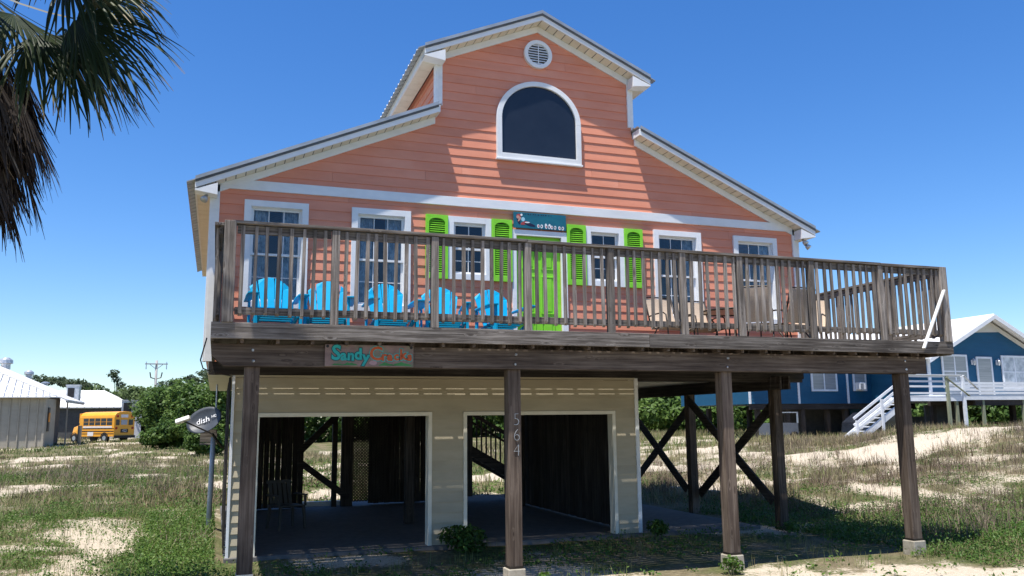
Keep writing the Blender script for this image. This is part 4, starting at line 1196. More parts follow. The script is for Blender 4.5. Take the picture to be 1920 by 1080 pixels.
# ------------------------------------------------------------------ plastic chair in the dark garage
gc = thing('plastic_chair', 'stacking plastic armchair standing in the dark left-hand garage bay', 'chair', (1.35, 3.3, 0.0), 0.4)
gm = mat('grey_plastic', (0.07, 0.07, 0.066), rough=0.6)
for sx in (-1, 1):
    for sy in (-1, 1):
        M().hexa([(sx * .27 - .02, sy * .25 - .02, 0), (sx * .27 + .02, sy * .25 - .02, 0), (sx * .27 + .02, sy * .25 + .02, 0), (sx * .27 - .02, sy * .25 + .02, 0),
                  (sx * .24 - .025, sy * .22 - .025, .42), (sx * .24 + .025, sy * .22 - .025, .42), (sx * .24 + .025, sy * .22 + .025, .42), (sx * .24 - .025, sy * .22 + .025, .42)]).build('leg', gm, gc, False)
    M().box(sx * .29 - .03, sx * .29 + .03, -.25, .25, .62, .645).build('armrest', gm, gc, False, bevel=.008)
    M().box(sx * .28 - .015, sx * .28 + .015, -.24, -.20, .43, .62).build('arm_support', gm, gc, False)
M().box(-.27, .27, -.26, .25, .42, .445).build('seat', gm, gc, False, bevel=.01)
for k in range(5):
    x = -.2 + k * .1
    M().hexa([(x - .03, .22, .445), (x + .03, .22, .445), (x + .03, .24, .445), (x - .03, .24, .445), (x - .034, .33, .86), (x + .034, .33, .86), (x + .034, .35, .86), (x - .034, .35, .86)]).build('back_slat', gm, gc, False)
M().box(-.26, .26, .325, .36, .84, .90).build('back_top', gm, gc, False, bevel=.01)

# ------------------------------------------------------------------ foliage helpers
GREENS = [(0.0, (0.02, 0.04, 0.010)), (0.35, (0.055, 0.105, 0.022)), (0.7, (0.11, 0.18, 0.038)), (1.0, (0.19, 0.26, 0.07))]
MT['leaf'] = tinted('green_leaves', GREENS, 0.5, 0.35)
MT['leaf_far'] = tinted('far_leaves', [(0.0, (0.04, 0.06, 0.025)), (0.4, (0.085, 0.125, 0.042)), (0.75, (0.13, 0.18, 0.06)), (1.0, (0.18, 0.23, 0.085))], 0.6, 0.35)
MT['pine_leaf'] = tinted('pine_needles', [(0.0, (0.035, 0.05, 0.03)), (0.5, (0.07, 0.10, 0.05)), (1.0, (0.12, 0.155, 0.07))], 0.6, 0.35)
MT['drygrass'] = tinted('dry_grass_blades', [(0.0, (0.09, 0.065, 0.04)), (0.3, (0.20, 0.155, 0.09)), (0.5, (0.32, 0.265, 0.15)), (0.68, (0.16, 0.185, 0.06)), (1.0, (0.075, 0.125, 0.03))], 0.8, 0.2)
MT['herb'] = tinted('ground_cover_leaves', [(0.0, (0.022, 0.042, 0.012)), (0.3, (0.05, 0.10, 0.02)), (0.65, (0.095, 0.175, 0.03)), (1.0, (0.22, 0.28, 0.075))], 0.5, 0.3)
MT['twig'] = tinted('dead_twigs', [(0.0, (0.07, 0.05, 0.038)), (0.5, (0.16, 0.12, 0.09)), (1.0, (0.30, 0.24, 0.175))], 0.9)
MT['bark'] = mat('bark', (0.09, 0.075, 0.06), (0.19, 0.16, 0.13), scale=(12, 12, 3), rough=0.95, bump=0.6)

def unit(v):
    return v / np.maximum(1e-9, np.linalg.norm(v, axis=1))[:, None]

def leaf_cards(p, n, size, elong=1.7):
    """Little rhombic leaves at points p with rough normals n."""
    N = len(p)
    t = unit(np.cross(n, rng.normal(size=(N, 3)))); b = unit(np.cross(n, t))
    s = (size * rng.uniform(0.6, 1.3, N))[:, None]
    bend = n * s * 0.12
    v = np.stack([p - t * s * elong / 2, p + b * s * 0.5 + bend, p + t * s * elong / 2, p - b * s * 0.5 + bend], 1).reshape(-1, 3)
    f = np.arange(N * 4).reshape(N, 4)
    return v, f

def lobe_points(lobes, n, shell=0.55):
    L = np.array(lobes, float)
    w = (L[:, 3] * L[:, 4] + L[:, 4] * L[:, 5] + L[:, 3] * L[:, 5]); w /= w.sum()
    k = rng.choice(len(L), n, p=w)
    d = unit(rng.normal(size=(n, 3)))
    r = shell + (1.08 - shell) * rng.random(n) ** 0.6
    r = r * (0.82 + 0.36 * vnoise(d[:, 0] * 3 + k * 7.1, d[:, 1] * 3 + d[:, 2] * 5 + k * 3.3, 5))
    p = L[k, :3] + d * L[k, 3:6] * r[:, None]
    return p, d, r

def crown_mesh(name, lobes, n, size, m, tone=0.0):
    p, d, r = lobe_points(lobes, n)
    nn = unit(d * .8 + 0.8 * rng.normal(size=d.shape) + np.array([0, 0, 0.9]))
    v, f = leaf_cards(p, nn, size)
    clump = vnoise(p[:, 0] / (size * 4.5) + 9, p[:, 2] / (size * 4.5) + p[:, 1] / (size * 4.5), 3)
    t = np.clip(0.12 + 0.55 * clump + 0.35 * rng.random(n) + tone - 0.1, 0, 1)
    return np_mesh(name, v, f, m, np.repeat(t, 4))

def tree(name, label, cat, base, lobes, n, size, m, trunk_r, group=None, tone=0.0, lean=(0, 0), limbs=6):
    t = thing(name, label, cat, base, 0, group)
    o = bpy.data.objects.new('crown', crown_mesh('crown', lobes, n, size, m, tone)); COL.objects.link(o); attach(o, t, False)
    L = np.array(lobes); top = L[:, 2].mean()
    tm = M()
    c = Vector((L[:, 0].mean(), L[:, 1].mean(), top))
    tm.tube([(0, 0, -0.3), (c.x * .25 + .1, c.y * .2, top * 0.35), (c.x * .6, c.y * .6, top * 0.7), tuple(c)], [trunk_r * 1.25, trunk_r, trunk_r * .75, trunk_r * .3], 8)
    for l in lobes[:limbs]:
        s = Vector((c.x * .5, c.y * .5, top * 0.55)); e = Vector(l[:3])
        tm.tube([s, s.lerp(e, .5) + Vector((0, 0, .1 * top)), e], [trunk_r * .5, trunk_r * .32, trunk_r * .12], 6)
    tm.build('trunk', MT['bark'], t, False, smooth=True)
    return t

def rlobes(n, rx, ry, z0, z1, r0, r1, seed, flat=0.75):
    r = random.Random(seed); out = []
    for i in range(n):
        a = r.uniform(0, 6.28); q = math.sqrt(r.random()); rad = r.uniform(r0, r1)
        out.append((rx * q * math.cos(a), ry * q * math.sin(a), r.uniform(z0, z1), rad, rad, rad * flat))
    return out

# ------------------------------------------------------------------ palm, crown above the left edge of the frame
palm = thing('palm_tree', 'fan palm with a skirt of dead brown fronds at the left edge', 'palm tree', (-2.62, -3.95, -0.1))
TX, TY, TZ = -2.72, -3.95, 6.72
tm = M(); tp = []; tr_ = []
for i in range(26):
    v = i / 25; tp.append((TX + 0.10 * math.sin(v * 2), TY + 0.05 * v, -0.2 + (TZ + 0.1) * v)); tr_.append(0.21 - 0.05 * v + (0.012 if i % 2 else 0))
tm.tube(tp, tr_, 14).build('trunk', MT['bark'], palm, smooth=True)
MT['frond'] = tinted('palm_frond', [(0.0, (0.012, 0.020, 0.009)), (0.5, (0.022, 0.036, 0.012)), (0.78, (0.075, 0.085, 0.03)), (0.9, (0.20, 0.15, 0.08)), (1.0, (0.26, 0.21, 0.13))], 0.5, 0.16)
MT['dead'] = tinted('dead_palm_frond', [(0.0, (0.025, 0.019, 0.016)), (0.6, (0.06, 0.047, 0.038)), (1.0, (0.26, 0.21, 0.16))], 0.8, 0.08)

def fan(base, axis, normal, pet, R, nseg, spread, droop, m, name, seed, dead=False, fold=0.0):
    """A fan leaf: petiole, pleated segments joined to about half-length, split and drooping tips."""
    r = random.Random(seed)
    A = Vector(axis).normalized(); Nn = Vector(normal); Nn = (Nn - A * Nn.dot(A)).normalized(); B = Nn.cross(A)
    base = Vector(base); hub = base + A * pet
    vs_, fs, ts = [], [], []
    w0 = 0.014
    for k in range(4):       # petiole as a flat strap
        q = base + A * pet * k / 3 + Vector((0, 0, -0.03 * math.sin(math.pi * k / 3)))
        vs_ += [tuple(q - B * w0), tuple(q + B * w0)]; ts += [0.08, 0.08]
    for k in range(3):
        fs.append((2 * k, 2 * k + 1, 2 * k + 3, 2 * k + 2))
    steps = (0.03, 0.2, 0.4, 0.58, 0.75, 0.9, 1.0)
    for i in range(nseg):
        u = (i + 0.5) / nseg * 2 - 1
        th = u * spread
        D = A * math.cos(th) + B * math.sin(th)
        Sd = -A * math.sin(th) + B * math.cos(th)
        L = R * (1 - 0.22 * u * u) * r.uniform(0.86, 1.06)
        dth = spread / nseg
        jitter = Vector((r.uniform(-1, 1), r.uniform(-1, 1), r.uniform(-1, 0.3))) * 0.10
        tn = r.random(); n0 = len(vs_)
        for s in steps:
            wd = L * s * math.tan(dth) * 1.06 if s < 0.62 else L * 0.6 * math.tan(dth) * (1 - (s - 0.6) / 0.4) ** 0.8 + 0.003
            fr = max(0, s - 0.42) / 0.58
            P = hub + D * (L * s) + Nn * (-fold * abs(u) * L * s) + Vector((0, 0, -1)) * (droop * L * (0.25 * s * s + fr * fr * 0.8)) + jitter * fr * fr * L
            ridge = Nn * (wd * 0.45)
            vs_ += [tuple(P - Sd * wd - ridge * 0.6), tuple(P + ridge * 0.6), tuple(P + Sd * wd - ridge * 0.6)]
            tt = (0.25 + 0.35 * tn + (0.45 * max(0, s - 0.7) / 0.3 * (1 if tn > 0.35 else 0.4))) if not dead else (0.15 + 0.6 * tn * tn + (0.3 if tn > 0.93 else 0))
            ts += [tt] * 3
        for k in range(len(steps) - 1):
            a = n0 + 3 * k; fs += [(a, a + 1, a + 4, a + 3), (a + 1, a + 2, a + 5, a + 4)]
    me = np_mesh(name, np.array(vs_), np.array(fs), m, np.array(ts))
    o = bpy.data.objects.new(name, me); COL.objects.link(o); attach(o, palm, True)
    return o
C0 = Vector((TX + 0.1, TY, TZ))
pr_ = random.Random(21)
# green fronds that reach into the picture, then the rest of the crown
fan(C0 + Vector((0.12, -0.05, -0.05)), (0.88, -0.26, -0.30), (-0.15, -0.80, 0.55), 0.92, 1.14, 50, 1.30, 0.34, MT['frond'], 'frond', 1)
fan(C0 + Vector((0.12, -0.1, 0.1)), (0.93, -0.27, 0.37), (-0.35, -0.45, 0.8), 1.85, 1.10, 48, 1.35, 0.36, MT['frond'], 'frond', 2)
fan(C0 + Vector((0.12, -0.12, -0.02)), (0.80, -0.42, -0.02), (-0.1, -0.75, 0.6), 0.85, 1.08, 46, 1.35, 0.36, MT['frond'], 'frond', 6)
fan(C0 + Vector((0.12, 0.05, -0.08)), (0.80, 0.05, -0.42), (0.1, -0.85, 0.5), 0.75, 1.05, 46, 1.25, 0.30, MT['frond'], 'frond', 7)
fan(C0 + Vector((0.10, 0.0, -0.12)), (0.62, -0.30, -0.55), (0.25, -0.85, 0.45), 0.70, 1.00, 40, 1.3, 0.35, MT['frond'], 'frond', 3)
fan(C0 + Vector((0.10, -0.1, -0.05)), (0.50, -0.55, -0.62), (0.5, -0.6, 0.6), 0.62, 0.95, 40, 1.1, 0.30, MT['frond'], 'frond', 4)
fan(C0 + Vector((0.05, 0.1, 0.0)), (0.72, 0.62, -0.15), (0.4, -0.6, 0.7), 0.90, 1.05, 40, 1.4, 0.40, MT['frond'], 'frond', 5)
for i in range(15):
    a = 1.0 + i * 0.42 + pr_.uniform(-.1, .1); el = pr_.uniform(-0.2, 1.0)
    d = (math.cos(a) * math.cos(el), math.sin(a) * math.cos(el), math.sin(el))
    fan(C0 + Vector((0, 0, 0.1)), d, (-d[0] * .5, -d[1] * .5, 1.0), pr_.uniform(0.8, 1.2), pr_.uniform(0.95, 1.15), 34, 1.45, 0.45, MT['frond'], 'frond', 30 + i)
for i in range(120):
    a = pr_.uniform(-1.9, 1.5) + (-0.1 if i % 4 else 2.6)
    zz = TZ - 0.05 - 1.0 * (i / 120) + pr_.uniform(-.12, .12)
    out = pr_.uniform(0.12, 0.80) * (1.0 - 0.35 * i / 120)
    b = Vector((TX + 0.12 * math.cos(a), TY + 0.12 * math.sin(a), zz))
    ax = Vector((math.cos(a) * out, math.sin(a) * out, -1.0))
    fan(b, ax, (math.cos(a), math.sin(a), 0.4), pr_.uniform(0.45, 0.85), pr_.uniform(0.75, 1.05), 22, pr_.uniform(0.40, 0.75), 0.12, MT['dead'], 'dead_frond', 100 + i, True, fold=0.35)

# ------------------------------------------------------------------ metal building, left
MT['wallmetal'] = mat('beige_wall_metal', (0.30, 0.275, 0.22), (0.37, 0.34, 0.275), scale=(0.6, 0.6, 1.5), rough=0.5)
MT['whiteroof'] = mat('white_roof_metal', (0.68, 0.66, 0.62), (0.76, 0.74, 0.70), scale=(0.5, 0.5, 0.5), rough=0.45, spec=0.4)
MT['darkvoid'] = mat('dark_walls_and_voids', (0.06, 0.06, 0.06), (0.09, 0.09, 0.085), rough=0.8)  # dark wall tone; also painted shade for the voids under the blue house
mb = thing('metal_building', 'beige ribbed metal building with a low white roof, far left', 'building', (-16, 60, 0.9))
M().box(-24, -12.25, 57.3, 61.5, 0.2, 4.10).build('wall', MT['wallmetal'], mb)
x = -23.6
while x < -12.2:
    M().box(x - 0.035, x + 0.035, 57.22, 57.3, 0.3, 4.05).build('wall_rib', MT['wallmetal'], mb); x += 0.61
M().box(-12.24, -12.10, 57.2, 61.5, 0.2, 4.08).build('corner_post', MT['wallmetal'], mb)
M().box(-12.09, -12.04, 58.2, 58.9, 1.6, 3.4).build('side_window', MT['black'], mb)
M().box(-12.04, -11.98, 58.35, 58.75, 2.3, 3.0).build('hanging_float', mat('orange_float', (0.75, 0.30, 0.05), rough=0.5), mb)
# low roof over the front block, meeting the main slope along a hip
def rz_(x): return 4.1 - 0.44 * (x + 11.6)
M().hexa([(-24, 56.7, 4.10), (-11.75, 56.7, 4.10), (-11.9, 61.5, rz_(-11.9)), (-21.5, 61.5, rz_(-21.5)), (-24, 56.7, 4.16), (-11.75, 56.7, 4.16), (-11.9, 61.5, rz_(-11.9) + .06), (-21.5, 61.5, rz_(-21.5) + .06)]).build('front_roof', MT['whiteroof'], mb)
for k in range(20):
    v = (k + .5) / 20
    xa = -23.9 + 12.1 * v; xb = -21.5 + 9.6 * v
    M().bar((xa, 56.7, 4.18), (xb, 61.45, rz_(xb) + .08), 0.06, 0.05).build('roof_rib', MT['whiteroof'], mb)
# main roof slope, falling to the right
M().hexa([(-21.5, 61.45, rz_(-21.5)), (-11.3, 61.45, rz_(-11.3)), (-11.3, 71, rz_(-11.3)), (-21.5, 78, rz_(-21.5)),
          (-21.5, 61.45, rz_(-21.5) + .12), (-11.3, 61.45, rz_(-11.3) + .12), (-11.3, 71, rz_(-11.3) + .12), (-21.5, 78, rz_(-21.5) + .12)]).build('main_roof', MT['whiteroof'], mb)
M().box(-21, -13.2, 61.6, 70.4, 0.3, 4.6).build('main_wall', MT['darkvoid'], mb)
M().box(-11.45, -11.3, 61.6, 70.8, 3.86, 3.99).build('gutter', MT['steel'], mb)
for yy in (63.0,):
    M().box(-11.56, -11.46, yy, yy + 0.1, 0.3, 3.95).build('porch_post', MT['wallmetal'], mb)
for (x, y, h, r) in ((-19.0, 76.5, 1.1, 0.5), (-17.0, 76.5, 0.8, 0.35), (-15.6, 76.8, 0.35, 0.3)):
    zb = rz_(x)
    M().tube([(x, y, zb), (x, y, zb + h * .45), (x, y, zb + h * .5), (x, y, zb + h * .8), (x, y, zb + h)], [r * .8, r * .8, r * 1.2, r * 1.15, r * .5], 12).build('roof_vent', MT['steel'], mb)
# rooftop and ground air-handling units
def unit_box(nm, lb, x0, x1, y0, y1, z0, z1):
    t = thing(nm, lb, 'air conditioner', ((x0 + x1) / 2, (y0 + y1) / 2, z0))
    M().box(x0, x1, y0, y1, z0, z1).build('casing', MT['steel'], t, bevel=0.04)
    M().box(x0 + (x1 - x0) * .12, x0 + (x1 - x0) * .62, y0 - 0.03, y0 - 0.001, z0 + (z1 - z0) * .25, z1 - (z1 - z0) * .18).build('grille', MT['black'], t)
    M().box(x0 - 0.05, x1 + 0.05, y0 - 0.05, y1 + 0.05, z1 - 0.08, z1 + 0.02).build('lid', MT['steel'], t)
unit_box('rooftop_unit', 'grey rooftop air handler on the white roof behind the metal building', -12.65, -11.6, 69.4, 70.4, 4.12, 5.6)
unit_box('air_handler', 'galvanised air handler on a platform just above the yellow bus', -9.7, -8.1, 86.0, 87.5, 3.0, 4.7)
wr = thing('white_roof_building', 'low building with a bright white hip roof behind the yellow bus', 'building', (-13, 94, 0.5))
M().box(-20, -9.4, 91.5, 100, 0.2, 3.9).build('wall', MT['darkvoid'], wr)
M().prism([(-21, 91, 3.95), (-8.7, 91, 3.95), (-12.5, 95, 5.95), (-18, 95, 5.95)], (0, 0, 0.12)).build('roof_front', MT['whiteroof'], wr)
M().prism([(-8.7, 91, 3.95), (-8.7, 101, 3.95), (-12.5, 95, 5.95)], (0, 0, 0.12)).build('roof_side', MT['whiteroof'], wr)
for k in range(15):
    x = -20.0 + k * 0.75
    xt = min(max(x, -17.8), -12.6)
    M().bar((x, 90.98, 4.10), (xt, 94.95, 6.10), 0.05, 0.05).build('roof_rib', MT['whiteroof'], wr)
fence = M().box(-11.2, -7.6, 85.2, 85.3, 0.4, 3.3).build('panel_screen', mat('pale_metal_screen', (0.45, 0.46, 0.48), (0.55, 0.56, 0.58), scale=(1, 1, 1), rough=0.5))
tag(fence, 'pale grey metal screen standing behind the yellow bus', 'screen')

# ------------------------------------------------------------------ school bus
BX, BYy = -8.2, 74.3
bus = thing('school_bus', 'short yellow school bus parked beside the bushes, seen from behind', 'bus', (BX, BYy, float(height(BX, BYy)) - 0.05), math.radians(135.6))
yel = mat('school_bus_yellow', (0.80, 0.34, 0.015), (0.86, 0.39, 0.025), scale=(2, 2, 2), rough=0.35, spec=0.5)
BW, BL = 1.16, 4.75
prof = [(-BW, 0.55), (BW, 0.55), (BW, 2.35), (BW * .97, 2.55), (BW * .82, 2.76), (BW * .5, 2.88), (0, 2.92), (-BW * .5, 2.88), (-BW * .82, 2.76), (-BW * .97, 2.55), (-BW, 2.35)]
m = M(); m.prism([(0.0, y, z) for y, z in prof], (BL, 0, 0)); body = m.build('body', yel, bus, False, bevel=0.03)
m = M(); m.prism([(BL - 0.05, -BW * .95, 1.85), (BL - 0.05, BW * .95, 1.85), (BL - 0.05, BW * .95, 2.75), (BL - 0.05, 0, 2.86), (BL - 0.05, -BW * .95, 2.75)], (0.18, 0, 0)); m.build('windshield_header', yel, bus, False)
M().hexa([(BL, -BW * .9, .6), (BL + 1.45, -BW * .75, .6), (BL + 1.45, BW * .75, .6), (BL, BW * .9, .6), (BL, -BW * .85, 1.75), (BL + 1.4, -BW * .6, 1.45), (BL + 1.4, BW * .6, 1.45), (BL, BW * .85, 1.75)]).build('hood', yel, bus, False, bevel=0.08)
M().box(BL + 0.02, BL + 0.1, -BW * .85, BW * .85, 1.8, 2.6).build('windshield', MT['dark_pane'], bus, False)
for k in range(5):
    x0 = 0.30 + k * 0.80
    for s in (1, -1):
        y = s * (BW + 0.006)
        w = M().box(x0, x0 + 0.72, min(y, y - s * .02), max(y, y - s * .02), 1.62, 2.28).build('side_window', MT['dark_pane'], bus, False, bevel=.02)
        M().box(x0, x0 + 0.72, min(y, y + s * .008), max(y, y + s * .008), 1.93, 1.96).build('window_bar', yel, w, False)
for z0, z1 in ((1.02, 1.10), (1.28, 1.34), (0.80, 0.86)):
    for s in (1, -1):
        y = s * (BW + 0.012); M().box(0.02, BL - 0.05, min(y, y - s * .02), max(y, y - s * .02), z0, z1).build('rub_rail', MT['black'], bus, False)
wsign = mat('white_bus_sign', (0.72, 0.68, 0.66), (0.78, 0.75, 0.74), rough=0.5)
M().box(0.3, 4.2, BW + .002, BW + .012, 1.38, 1.54).build('side_banner', wsign, bus, False)
M().box(2.75, 3.55, BW + .014, BW + .022, 0.62, 1.0).build('side_poster', wsign, bus, False)
for x in (1.25, BL + 0.65):
    for s in (1, -1):
        y = s * (BW - 0.12)
        w = M(); w.tube([(x, y - s * .14, .42), (x, y + s * .14, .42)], 0.42, 20); wo = w.build('wheel', MT['black'], bus, False)
        M().tube([(x, y + s * .13, .42), (x, y + s * .15, .42)], 0.22, 16).build('hub', MT['steel'], wo, False)
        wa = M(); 
        for k in range(10):
            a0, a1 = math.pi * k / 10, math.pi * (k + 1) / 10
            yy0, yy1 = sorted((s * (BW - .02), s * (BW + .02)))
            wa.hexa([(x + .47 * math.cos(a0), yy0, .42 + .47 * math.sin(a0)), (x + .54 * math.cos(a0), yy0, .42 + .54 * math.sin(a0)), (x + .54 * math.cos(a0), yy1, .42 + .54 * math.sin(a0)), (x + .47 * math.cos(a0), yy1, .42 + .47 * math.sin(a0)),
                     (x + .47 * math.cos(a1), yy0, .42 + .47 * math.sin(a1)), (x + .54 * math.cos(a1), yy0, .42 + .54 * math.sin(a1)), (x + .54 * math.cos(a1), yy1, .42 + .54 * math.sin(a1)), (x + .47 * math.cos(a1), yy1, .42 + .47 * math.sin(a1))])
        wa.build('wheel_arch', MT['black'], bus, False)
M().box(-0.16, -0.01, -BW, BW, 0.42, 0.66).build('rear_bumper', MT['black'], bus, False, bevel=.02)
for y0, y1, z0, z1 in ((-0.95, -0.45, 1.62, 2.15), (-0.28, 0.42, 1.66, 2.12), (0.58, 0.98, 1.62, 2.15)):
    M().box(-0.02, -0.003, y0, y1, z0, z1).build('rear_window', MT['dark_pane'] if y0 != -0.28 else mat('pale_rear_glass', (0.35, 0.38, 0.42), rough=0.2), bus, False, bevel=.02)
red = mat('red_lamp', (0.35, 0.02, 0.012), rough=0.25)
for y, z in ((-0.82, 2.46), (0.82, 2.46), (-0.92, 1.35), (0.92, 1.35)):
    M().tube([(-0.04, y, z), (-0.002, y, z)], 0.12, 14).build('tail_lamp', red, bus, False)
M().box(-0.016, -0.002, -0.35, 0.45, 2.34, 2.62).build('rear_sign', wsign, bus, False)
M().box(-0.018, -0.002, -0.42, 0.42, 0.92, 1.26).build('number_panel', MT['black'], bus, False)
nm_ = text_mesh('422', 0.34, white_l, 'bus_number', 0.003)
bo = bpy.data.objects.new('bus_number', nm_); COL.objects.link(bo); attach(bo, bus, False)
bo.matrix_local = Matrix.Translation((-0.024, 0, 1.09)) @ Matrix(((0, 0, -1, 0), (-1, 0, 0, 0), (0, 1, 0, 0), (0, 0, 0, 1)))
wp = M().tube([(-10.8, 65.3, 0.3), (-10.78, 65.3, 2.0)], 0.16, 10).build('wooden_post', mat('pale_post', (0.34, 0.28, 0.20), (0.44, 0.37, 0.27), scale=(6, 6, 1), rough=0.9))
tag(wp, 'pale round wooden post standing in front of the yellow bus', 'post')

# utility pole
up_ = thing('utility_pole', 'grey utility pole with a crossarm rising above the trees on the left', 'utility pole', (-7.75, 106.5, 0.5))
gw = mat('grey_pole_wood', (0.30, 0.29, 0.28), (0.40, 0.39, 0.37), scale=(6, 6, 1), rough=0.9)
M().tube([(-7.75, 106.5, 0), (-7.75, 106.5, 10.5)], [0.22, 0.15], 10).build('pole', gw, up_, smooth=True)
M().bar((-9.15, 106.3, 10.0), (-6.35, 106.3, 10.0), 0.12, 0.14).build('crossarm', gw, up_)
for s in (-1, 1):
    M().bar((-7.75, 106.38, 9.3), (-7.75 + s * .8, 106.28, 9.93), 0.05, 0.06).build('crossarm_brace', gw, up_)
    M().tube([(-7.75 + s * 1.25, 106.3, 10.07), (-7.75 + s * 1.25, 106.3, 10.3)], [.07, .04], 8).build('insulator', MT['steel'], up_)
    M().tube([(-7.75 + s * 1.25, 106.3, 9.92), (-7.75 + s * 1.25, 106.3, 9.3)], [.05, .07], 8).build('cutout', MT['steel'], up_)
    M().tube([(-7.75 + s * .75, 106.4, 8.9), (-7.75 + s * .62, 106.4, 8.2), (-7.75, 106.4, 8.0)], [.08, .08, .05], 8).build('switch_arm', MT['frame_dark'], up_)
M().tube([(-7.3, 106.3, 6.4), (-7.3, 106.3, 7.4)], 0.22, 12).build('transformer', MT['steel'], up_)

# ------------------------------------------------------------------ trees and thickets, left and behind
PINES = [((-23.7, 122, .6), 8.8, 31, 'flat-topped dark pine directly above the ridge of the metal building'), ((-19.2, 121, .6), 8.1, 32, 'dark pine left of the rooftop air handler'),
         ((-16.6, 119, .6), 8.3, 33, 'broad dark pine just right of the rooftop air handler'), ((-14.7, 129, .6), 9.8, 34, 'slender dark pine standing alone above the white hip roof'),
         ((-5.2, 124, .6), 9.3, 35, 'dark pine behind the utility pole'), ((-1.9, 122, .6), 9.9, 36, 'dark pine nearest the house wall on the left horizon')]
for (b, h, sd, lb) in PINES:
    r = random.Random(sd)
    sp = 1.2 if sd == 34 else r.uniform(2.2, 3.0)
    lob = [(r.uniform(-sp, sp), r.uniform(-sp, sp), h * r.uniform(.70, .93), r.uniform(.8, 1.4), r.uniform(.8, 1.4), r.uniform(.35, .6)) for _ in range(9 if sd != 34 else 7)]
    if sd == 34: lob = [(r.uniform(-.9, .9), r.uniform(-.9, .9), h * q, .75, .75, .42) for q in (.55, .64, .72, .79, .86, .93, .97)]
    tree('pine_tree', lb, 'pine tree', b, lob, 1300 if sd != 34 else 620, 0.24, MT['pine_leaf'], 0.13, 'pines on the left horizon')
tree('round_tree', 'dense round green tree between the bus and the utility pole', 'tree', (-8.0, 97, .55), rlobes(13, 2.6, 2.4, 2.0, 5.4, 1.3, 2.0, 41), 7500, 0.22, MT['leaf_far'], 0.25)
tree('round_tree', 'green tree directly below the crossarm of the utility pole', 'tree', (-4.2, 86, .5), rlobes(16, 3.2, 2.5, 1.8, 5.8, 1.3, 2.0, 42), 7500, 0.22, MT['leaf_far'], 0.25, tone=-0.06)
tree('leafy_tree', 'tall pale green leafy tree rising behind the satellite dish', 'tree', (-0.6, 53, .4), rlobes(18, 2.2, 2.0, 1.2, 4.7, 1.0, 1.5, 43), 12000, 0.17, MT['leaf'], 0.18, tone=0.10)
tree('leafy_tree', 'bushy green tree between the utility pole and the house wall', 'tree', (-2.9, 62, .45), rlobes(16, 2.2, 2.0, 1.0, 4.0, 1.0, 1.5, 47), 10000, 0.18, MT['leaf'], 0.18, tone=0.05)
tree('leafy_bush', 'broad leafy bush beside the rear of the yellow bus', 'bush', (-2.5, 50, .35), rlobes(13, 1.9, 1.6, 0.5, 1.6, 0.65, 0.95, 44), 8000, 0.15, MT['leaf'], 0.1, tone=0.03)
tree('leafy_bush', 'leafy bush below the satellite dish at the left of the house', 'bush', (-0.7, 38, .3), rlobes(10, 1.2, 1.3, 0.4, 1.4, 0.5, 0.9, 45), 6500, 0.13, MT['leaf'], 0.08, tone=0.0)
def thicket(name, label, boxes, n, size, m, tone=0.0):
    lob = []
    r = random.Random(len(label))
    for (x0, y0, x1, y1, cnt, zlo, zhi, rad) in boxes:
        for i in range(cnt):
            v = (i + r.random()) / cnt; x = x0 + (x1 - x0) * v + r.uniform(-1.5, 1.5); y = y0 + (y1 - y0) * v + r.uniform(-2.5, 2.5)
            q = r.uniform(rad * .7, rad * 1.2); zc = r.uniform(zlo, zhi)
            lob.append((x, y, float(height(x, y)) + zc, q, q, q * .8))
    o = bpy.data.objects.new(name, crown_mesh(name, lob, n, size, m, tone)); COL.objects.link(o)
    OFF[o.name] = Vector((0, 0, 0))
    tag(o, label, 'thicket', kind='stuff')
thicket('far_woods', 'dark green woodland belt along the left horizon', [(-60, 128, 12, 122, 46, 1.0, 4.6, 2.4), (-20, 108, 6, 100, 34, 0.8, 5.0, 2.1), (-12, 100, 2, 92, 16, 0.8, 4.4, 1.8)], 52000, 0.34, MT['leaf_far'], 0.04)
thicket('shrub_belt', 'green shrub thicket closing the field behind the stilts', [(2, 62, 26, 52, 30, 0.5, 3.4, 1.9), (22, 47, 60, 36, 52, 0.5, 4.0, 1.9), (24, 44, 50, 36, 40, 0.2, 1.6, 1.3)], 90000, 0.25, MT['leaf'], -0.02)

# ------------------------------------------------------------------ blue house on stilts, right
bl = thing('blue_house', 'deep blue stilt house with white trim and pale metal roof beyond the dune', 'house', (36, 22, 1.2))
MT['bluep'] = mat('deep_blue_paint', (0.011, 0.078, 0.15), (0.014, 0.095, 0.18), scale=(0.8, 0.8, 3), rough=0.5, rnd=0.03)
MT['palepanel'] = mat('pale_gable_paint', (0.52, 0.50, 0.44), (0.60, 0.57, 0.50), scale=(1, 1, 2), rough=0.6)
MT['bwhite'] = mat('white_deck_paint', (0.62, 0.64, 0.66), (0.74, 0.75, 0.76), scale=(2, 2, 6), rough=0.6, rnd=0.06)
MT['greenpost'] = mat('treated_post', (0.20, 0.22, 0.14), (0.30, 0.31, 0.21), scale=(5, 5, 1), rough=0.9)
GY = 19.9
def lap_wall(poly_hw, xc, z0, z1, y, nm, x0=None, x1=None, lap=0.18):
    """Lap siding too fine to pick apart at this distance: one part of stacked boards."""
    m = M(); z = z0
    while z < z1 - 0.01:
        zt = min(z + lap, z1)
        if poly_hw:
            a, b = poly_hw(z), poly_hw(zt - 1e-3)
            p = (xc - a, xc + a, xc - b, xc + b)
        else:
            p = (x0, x1, x0, x1)
        m.hexa([(p[0], y - .024, z), (p[1], y - .024, z), (p[1], y + .04, z), (p[0], y + .04, z), (p[2], y - .006, zt), (p[3], y - .006, zt), (p[3], y + .04, zt), (p[2], y + .04, zt)])
        z = zt
    return m.build(nm, MT['bluep'], bl, kind='stuff')
